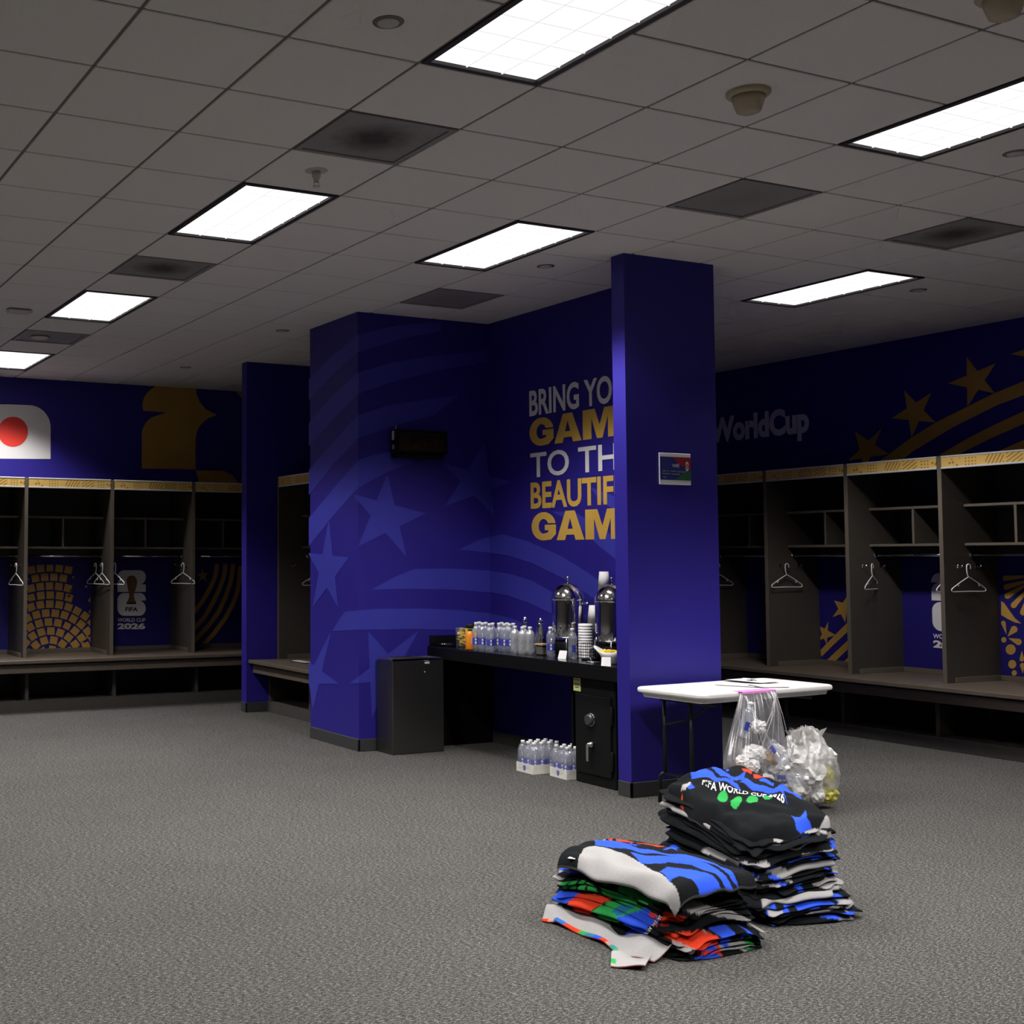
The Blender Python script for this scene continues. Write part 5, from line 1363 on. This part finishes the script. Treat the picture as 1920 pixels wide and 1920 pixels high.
top2 = world_polys(zp, pz2, (0, 1), [
    (B_C, [(335, 105), (420, 72), (530, 130), (600, 205), (700, 205), (775, 290), (640, 255), (580, 240), (500, 195), (430, 185), (350, 170)]),
    (B_C, [(510, 85), (580, 50), (610, 110), (690, 165), (740, 150), (815, 130), (800, 200), (930, 265), (1060, 290), (1100, 250), (1150, 230), (1250, 255), (1285, 300), (1300, 370), (1220, 310), (1140, 300), (1160, 380), (1188, 445), (1120, 310), (1000, 315), (880, 295), (760, 230), (640, 185), (540, 115)]),
    (B_C, [(925, 200), (960, 190), (1060, 240), (1050, 255), (940, 225)]), (B_C, [(645, 90), (675, 95), (660, 130), (645, 120)]), (K_, [(700, 195), (760, 190), (790, 225), (740, 230)]),
    (B_C, [(1205, 480), (1280, 500), (1330, 450), (1340, 510), (1378, 530), (1315, 610), (1285, 565), (1250, 560)]), (B_C, [(285, 250), (345, 200), (380, 245), (330, 262)]), (W_, [(255, 255), (330, 185), (350, 195), (300, 270)]),
    (R_C, [(780, 96), (870, 118), (862, 150), (800, 132)]), (R_C, [(878, 138), (965, 128), (965, 175), (885, 172)]), (R_C, [(975, 148), (1045, 162), (1030, 190), (968, 185)]), (R_C, [(1120, 190), (1150, 180), (1190, 190), (1150, 205)]),
    (R_C, [(1200, 200), (1245, 200), (1340, 222), (1355, 250), (1300, 262), (1230, 225)]), (R_C, [(1390, 262), (1450, 275), (1450, 300), (1400, 288)]),
    (R_C, [(85, 430), (130, 380), (178, 345), (182, 372), (165, 420)]), (R_C, [(192, 318), (270, 312), (262, 428), (188, 405)]), (R_C, [(215, 290), (270, 268), (278, 305), (220, 310)]), (R_C, [(272, 382), (332, 368), (292, 402)]),
    (G_C, oval(618, 352, 46, 40, 20)), (G_C, oval(735, 405, 52, 34, -25)), (G_C, oval(870, 395, 52, 32, -15)), (G_C, oval(1005, 362, 46, 22, -5)),
    (W_, [(1310, 610), (1480, 480), (1560, 360), (1640, 480), (1560, 510), (1400, 610)])])
def letters2(ob):
    v, f = glyphs('FIFA WORLD CUP 2026', .02); x0, x1 = v[:, 0].min(), v[:, 0].max()
    path = [(440, 238), (560, 275), (690, 315), (830, 340), (960, 350), (1060, 352), (1145, 385)]
    seg = np.cumsum([0] + [math.hypot(path[i + 1][0] - path[i][0], path[i + 1][1] - path[i][1]) for i in range(len(path) - 1)])
    P = []
    for x, y in v:
        s = (x - x0) / (x1 - x0) * seg[-1]; i = min(int(np.searchsorted(seg, s, 'right')) - 1, len(path) - 2); i = max(i, 0); tt = (s - seg[i]) / (seg[i + 1] - seg[i])
        a, b = path[i], path[i + 1]; q = (a[0] + (b[0] - a[0]) * tt + y * 8, a[1] + (b[1] - a[1]) * tt + 22 - y * 68)
        w_ = pz2(zp(*q)); P.append(w_)
    P = np.array(P); uv = np.stack([P[:, 0] - C2D[0], P[:, 1] - C2D[1]], 1); cr, sr = math.cos(-R2), math.sin(-R2)
    u = (cr * uv[:, 0] - sr * uv[:, 1]) / H2D[0]; vv = (sr * uv[:, 0] + cr * uv[:, 1]) / H2D[1]
    P[:, 2] = zf2(P[:, 0], P[:, 1], u, vv) + .0035
    mb = MB(); mb.add(P, f); o = mb.obj('printed_lettering', mat('towel_white_print', (.66, .65, .64), .9, noise=(90, .1, (1, 1, 1))), ob)
C2D = (C2[0] - .005, C2[1] + .045); H2D = (.250, .375)
draped('top_towel', C2D, H2D, R2, zf2, .012, top2, 'top towel of the taller pile, with white lettering and green ovals', 'folded towels in the taller pile', extra=letters2, round_=.22)

# ---------------- lower pile
zq = zoom(1000, 1540, 4.364)
C1 = (3.775, 4.235); H1 = (.215, .36); R1 = .06
side_items = [
    (R_C, [(545, 440), (570, 415), (608, 405), (605, 445)]), (R_C, [(625, 420), (698, 420), (690, 472), (625, 452)]), (R_C, [(715, 430), (792, 440), (770, 462), (715, 458)]), (R_C, [(805, 450), (892, 455), (872, 502), (798, 492)]),
    (R_C, [(700, 482), (770, 490), (770, 508), (700, 502)]), (R_C, [(800, 505), (862, 512), (860, 552), (800, 532)]), (R_C, [(890, 490), (988, 495), (950, 552), (885, 547)]),
    (G_C, [(320, 480), (372, 460), (362, 530), (340, 548), (328, 510)]), (G_C, [(385, 475), (437, 460), (415, 552), (375, 547)]), (G_C, [(450, 480), (502, 465), (496, 567), (440, 552)]), (G_C, [(515, 490), (560, 500), (602, 592), (520, 572)]),
    (G_C, [(600, 465), (652, 490), (652, 522), (610, 502)]), (G_C, [(610, 530), (700, 560), (800, 610), (880, 640), (880, 682), (760, 642), (640, 602)]), (G_C, [(700, 500), (770, 520), (880, 590), (960, 590), (1042, 672), (960, 677), (870, 620), (760, 570)]),
    (B_C, [(255, 570), (310, 555), (430, 560), (400, 652), (310, 652), (250, 612)]), (R_C, [(430, 570), (560, 590), (682, 620), (600, 722), (490, 772), (400, 692), (400, 640)]),
    (G_C, [(690, 640), (830, 650), (942, 710), (820, 772), (740, 842), (640, 792), (600, 722)]), ((.02, .17, .35), [(760, 670), (860, 690), (800, 760), (740, 720)]), (B_C, [(800, 770), (942, 705), (1042, 782), (962, 972), (830, 952), (820, 862)]),
    (R_C, [(945, 735), (1042, 755), (1002, 802)]), (R_C, [(1042, 802), (1162, 760), (1242, 790), (1222, 832), (1032, 852)]), (R_C, [(1130, 920), (1300, 860), (1402, 900), (1452, 1042), (1300, 1062), (1150, 972)]),
    (R_C, [(1200, 1152), (1442, 1050), (1422, 1142), (1250, 1162)]), (B_C, [(1190, 1030), (1392, 970), (1412, 1012), (1200, 1052)]), (B_C, [(1220, 1080), (1402, 1040), (1442, 1080), (1240, 1112)]),
    (B_C, [(280, 720), (460, 770), (440, 800), (320, 760)]), (R_C, [(420, 820), (560, 850), (540, 890), (460, 880)]), (B_C, [(520, 900), (640, 920), (600, 940)]), (B_C, [(160, 530), (200, 540), (190, 590), (165, 570)]), (B_C, [(330, 400), (500, 380), (480, 420), (360, 420)]),
    (B_C, [(1400, 850), (1562, 820), (1502, 1012), (1452, 982)]), (B_C, [(1630, 930), (1650, 830), (1702, 902)]), (G_C, [(1660, 930), (1742, 920), (1752, 992), (1660, 982)]), (G_C, [(1650, 1000), (1832, 1030), (1742, 1092)]),
    (W_, [(1230, 680), (1300, 640), (1402, 680), (1642, 740), (1802, 832), (1790, 862), (1680, 802), (1502, 772), (1380, 742), (1240, 742)]), (W_, [(1320, 580), (1502, 560), (1672, 540), (1682, 572), (1502, 592), (1370, 662)]),
    (W_, [(1570, 970), (1642, 940), (1672, 1122), (1610, 1112), (1620, 1002)]), (B_C, [(1210, 455), (1270, 460), (1300, 520), (1250, 530)]), (B_C, [(1330, 490), (1400, 490), (1400, 550), (1345, 545)]), (B_C, [(1500, 480), (1640, 510), (1620, 525), (1530, 510)])]
XS1, YS1 = 3.575, 3.90
sideL = world_polys(zq, lambda q: on_x(q, XS1), (1, 2), side_items)
sideF = world_polys(zq, lambda q: on_y(q, YS1), (0, 2), side_items)
selL = lambda V: (V[:, 0] < C1[0] - .10) & (V[:, 1] > 3.96)
selF = lambda V: (V[:, 1] <= 3.96)
slump1 = lambda X, Y, f: f * (.05 * (X - C1[0]) + .05 * (Y - C1[1])) - .05 * np.clip(((X - C1[0]) / .26) ** 2 + ((Y - C1[1]) / .40) ** 2 - .6, 0, 1.3)
stack(C1, H1, R1, [(.004 + .0272 * k, .0272) for k in range(10)], None, 'folded towels in the lower pile', lab1, [((1, 2), selL, sideL), ((0, 2), selF, sideF)], 300, (-.015, .02), .05, slump1)
ZT1 = .284
C1D, H1D = (3.745, 4.215), (.262, .392)
def zf1(X, Y, u, v):
    dome = -.035 * (u ** 2 + v ** 2 * .6)
    drop_ = -.045 * np.clip((-u - .76) / .24, 0, 1) ** 2 - .03 * np.clip((u - .8) / .2, 0, 1) ** 2 - .04 * np.clip((-v - .85) / .15, 0, 1) ** 2 - .04 * np.clip((v - .85) / .15, 0, 1) ** 2
    w_ = .006 * np.sin(X * 24 + Y * 5) * np.sin(Y * 15 + 1) + .004 * np.sin(X * 50 + 3 * np.sin(Y * 11))
    return ZT1 + .045 + dome + drop_ + w_
pz1 = lambda q: on_z(q, ZT1 + .03)
_sx = lambda p: (p[0] + max(0, p[0] - 1100) * .32, p[1] + max(0, p[0] - 1100) * .17)
top1 = world_polys(zq, pz1, (0, 1), [(c_, [_sx(p) for p in q_]) for c_, q_ in [
    (W_, [(230, 245), (350, 270), (410, 210), (500, 198), (640, 235), (780, 310), (950, 380), (1060, 430), (1250, 500), (1260, 545), (1170, 560), (1030, 520), (880, 490), (700, 460), (500, 430), (400, 420), (300, 460), (220, 400)]),
    (B_C, [(500, 165), (590, 172), (690, 185), (740, 210), (860, 235), (1000, 265), (1200, 275), (1400, 290), (1545, 355), (1500, 358), (1350, 312), (1150, 302), (900, 278), (780, 258), (640, 226), (510, 196)]),
    (B_C, [(790, 290), (900, 300), (1050, 315), (1200, 310), (1400, 340), (1560, 395), (1665, 430), (1640, 452), (1540, 422), (1400, 382), (1250, 347), (1100, 347), (950, 362), (880, 352)]),
    (B_C, [(1030, 400), (1100, 380), (1250, 380), (1400, 400), (1555, 450), (1530, 462), (1350, 457), (1260, 432), (1180, 422), (1110, 452)]),
    (B_C, star5([(745, 172), (800, 170), (880, 200), (850, 225), (740, 215)])), (B_C, star5([(1060, 215), (1130, 200), (1210, 232), (1160, 258), (1060, 250)])),
    (R_C, [(670, 128), (760, 122), (832, 148), (820, 172), (680, 157)]), (R_C, [(840, 148), (920, 153), (1085, 190), (1000, 192), (850, 177)]), (R_C, [(608, 145), (652, 138), (640, 157)]), (W_, [(500, 170), (560, 145), (600, 138), (560, 162)])]])
draped('top_towel', C1D, H1D, R1, zf1, .012, top1, 'top towel of the lower pile, blue rays with a broad white fold', 'folded towels in the lower pile')
# loose towel fallen in front of the lower pile
def ribbon_towel(name, path_px, widths, zs, label, grp, cols, edge_cols):
    """strip of cloth along a floor path (pixel centre line on the floor), waving in height"""
    P = [on_z(zq(*p), 0.0) for p in path_px]; n = 90; m = 26
    s = np.linspace(0, len(P) - 1, n); i0_ = np.minimum(s.astype(int), len(P) - 2); tt = s - i0_
    ts = tt * tt * (3 - 2 * tt)
    Pa = np.array(P); Q = Pa[i0_] * (1 - tt)[:, None] + Pa[i0_ + 1] * tt[:, None]
    for _ in range(6): Q[1:-1] = (Q[:-2] + Q[1:-1] * 2 + Q[2:]) / 4
    wv = np.interp(s, range(len(P)), widths); hz = np.interp(s, range(len(P)), zs)
    d = np.gradient(Q, axis=0); d[:, 2] = 0; d /= np.linalg.norm(d, axis=1)[:, None]; nrm = np.stack([-d[:, 1], d[:, 0], 0 * d[:, 0]], 1)
    e = np.linspace(-1, 1, m); V = []; Cc = []
    for k in range(n):
        for j in range(m):
            p = Q[k] + nrm[k] * wv[k] * e[j]
            z = .008 + hz[k] * (.5 + .5 * e[j]) + .012 * (1 + math.sin(s[k] * 3.1 + e[j] * 2)) * .6
            V.append((p[0], p[1], z))
            c = cols
            if e[j] < -.72 and s[k] < 4.3: c = edge_cols[int(s[k] * 3.3) % len(edge_cols)]
            Cc.append(c)
    V = np.array(V); V2 = V.copy(); V2[:, 2] = np.maximum(V2[:, 2] - .007, .002)
    idx = np.arange(n * m).reshape(n, m); F = np.stack([idx[:-1, :-1], idx[1:, :-1], idx[1:, 1:], idx[:-1, 1:]], -1).reshape(-1, 4); n0 = n * m
    rim = np.concatenate([idx[:, 0], idx[-1, 1:], idx[-2::-1, -1], idx[0, -2:0:-1]]); r2 = np.roll(rim, -1)
    me = attr_mesh(name, np.concatenate([V, V2]), np.concatenate([F, F[:, ::-1] + n0, np.stack([rim, rim + n0, r2 + n0, r2], -1)]), np.concatenate([np.array(Cc), np.tile(np.array(R_C) * .8, (n0, 1))]))
    ob = link(name, me); tag(ob, label, 'towel', grp); return ob
EC = [R_C, (.50, .30, .26), (.03, .30, .25), B_C, (.03, .15, .5), R_C, R_C, G_C, (.03, .2, .3), B_C]
lt = ribbon_towel('loose_towel', [(90, 800), (260, 820), (450, 900), (640, 990), (800, 1050), (960, 1095), (1085, 1130)], [.05, .075, .07, .06, .09, .125, .08], [.03, .05, .05, .02, .04, .06, .04],
             'loose towel showing white reverse and coloured edge in front of the lower pile', 'folded towels in the lower pile', W_, EC)
fl = ribbon_towel('towel_flap', [(850, 1060), (800, 1130), (775, 1215)], [.085, .075, .065], [.02, .012, .004], None, None, W_, [W_, W_, G_C])
fl.parent = lt; del fl['category']
# things laid on the cloth where the photo shows them: found by looking along the line of sight
bpy.context.view_layer.update()
_dg = bpy.context.evaluated_depsgraph_get()
def touch(q, lift=.003):
    v = Vector(ray(*q)); v.normalize()
    hit, p, n, i, ob, mm = scn.ray_cast(_dg, Vector(_o), v)
    return p - v * lift
ct = empty('care_tag', touch(zq(318, 300), .004), .6, 'small white care tag at the left corner of the lower pile', 'tag')
MB().box((-.014, -.016, -.001), (.014, .016, .001)).obj('tag_cloth', PAPER, ct)
ct = empty('care_tag', touch(zq(1295, 1068), .004), .3, 'small white care tag on the red folds of the lower pile', 'tag')
MB().box((-.016, -.008, -.008), (.016, .008, .008), bev=.002).obj('tag_cloth', PAPER, ct)
v_, f_ = glyphs('FIFA WORL', .02); x0_, x1_ = v_[:, 0].min(), v_[:, 0].max()
Pt = [touch(zq(905 + 130 * (x - x0_) / (x1_ - x0_) + 40 * y, 915 - 150 * (x - x0_) / (x1_ - x0_) + 12 * y), .004) for x, y in v_]
mb = MB(); mb.add(Pt, f_); tl = mb.obj('printed_lettering', MATS['towel_white_print'], [o for o in bpy.data.objects if o.name.startswith('folded_towel') and 'fourth from the floor in the lower' in o.get('label', '')][0])
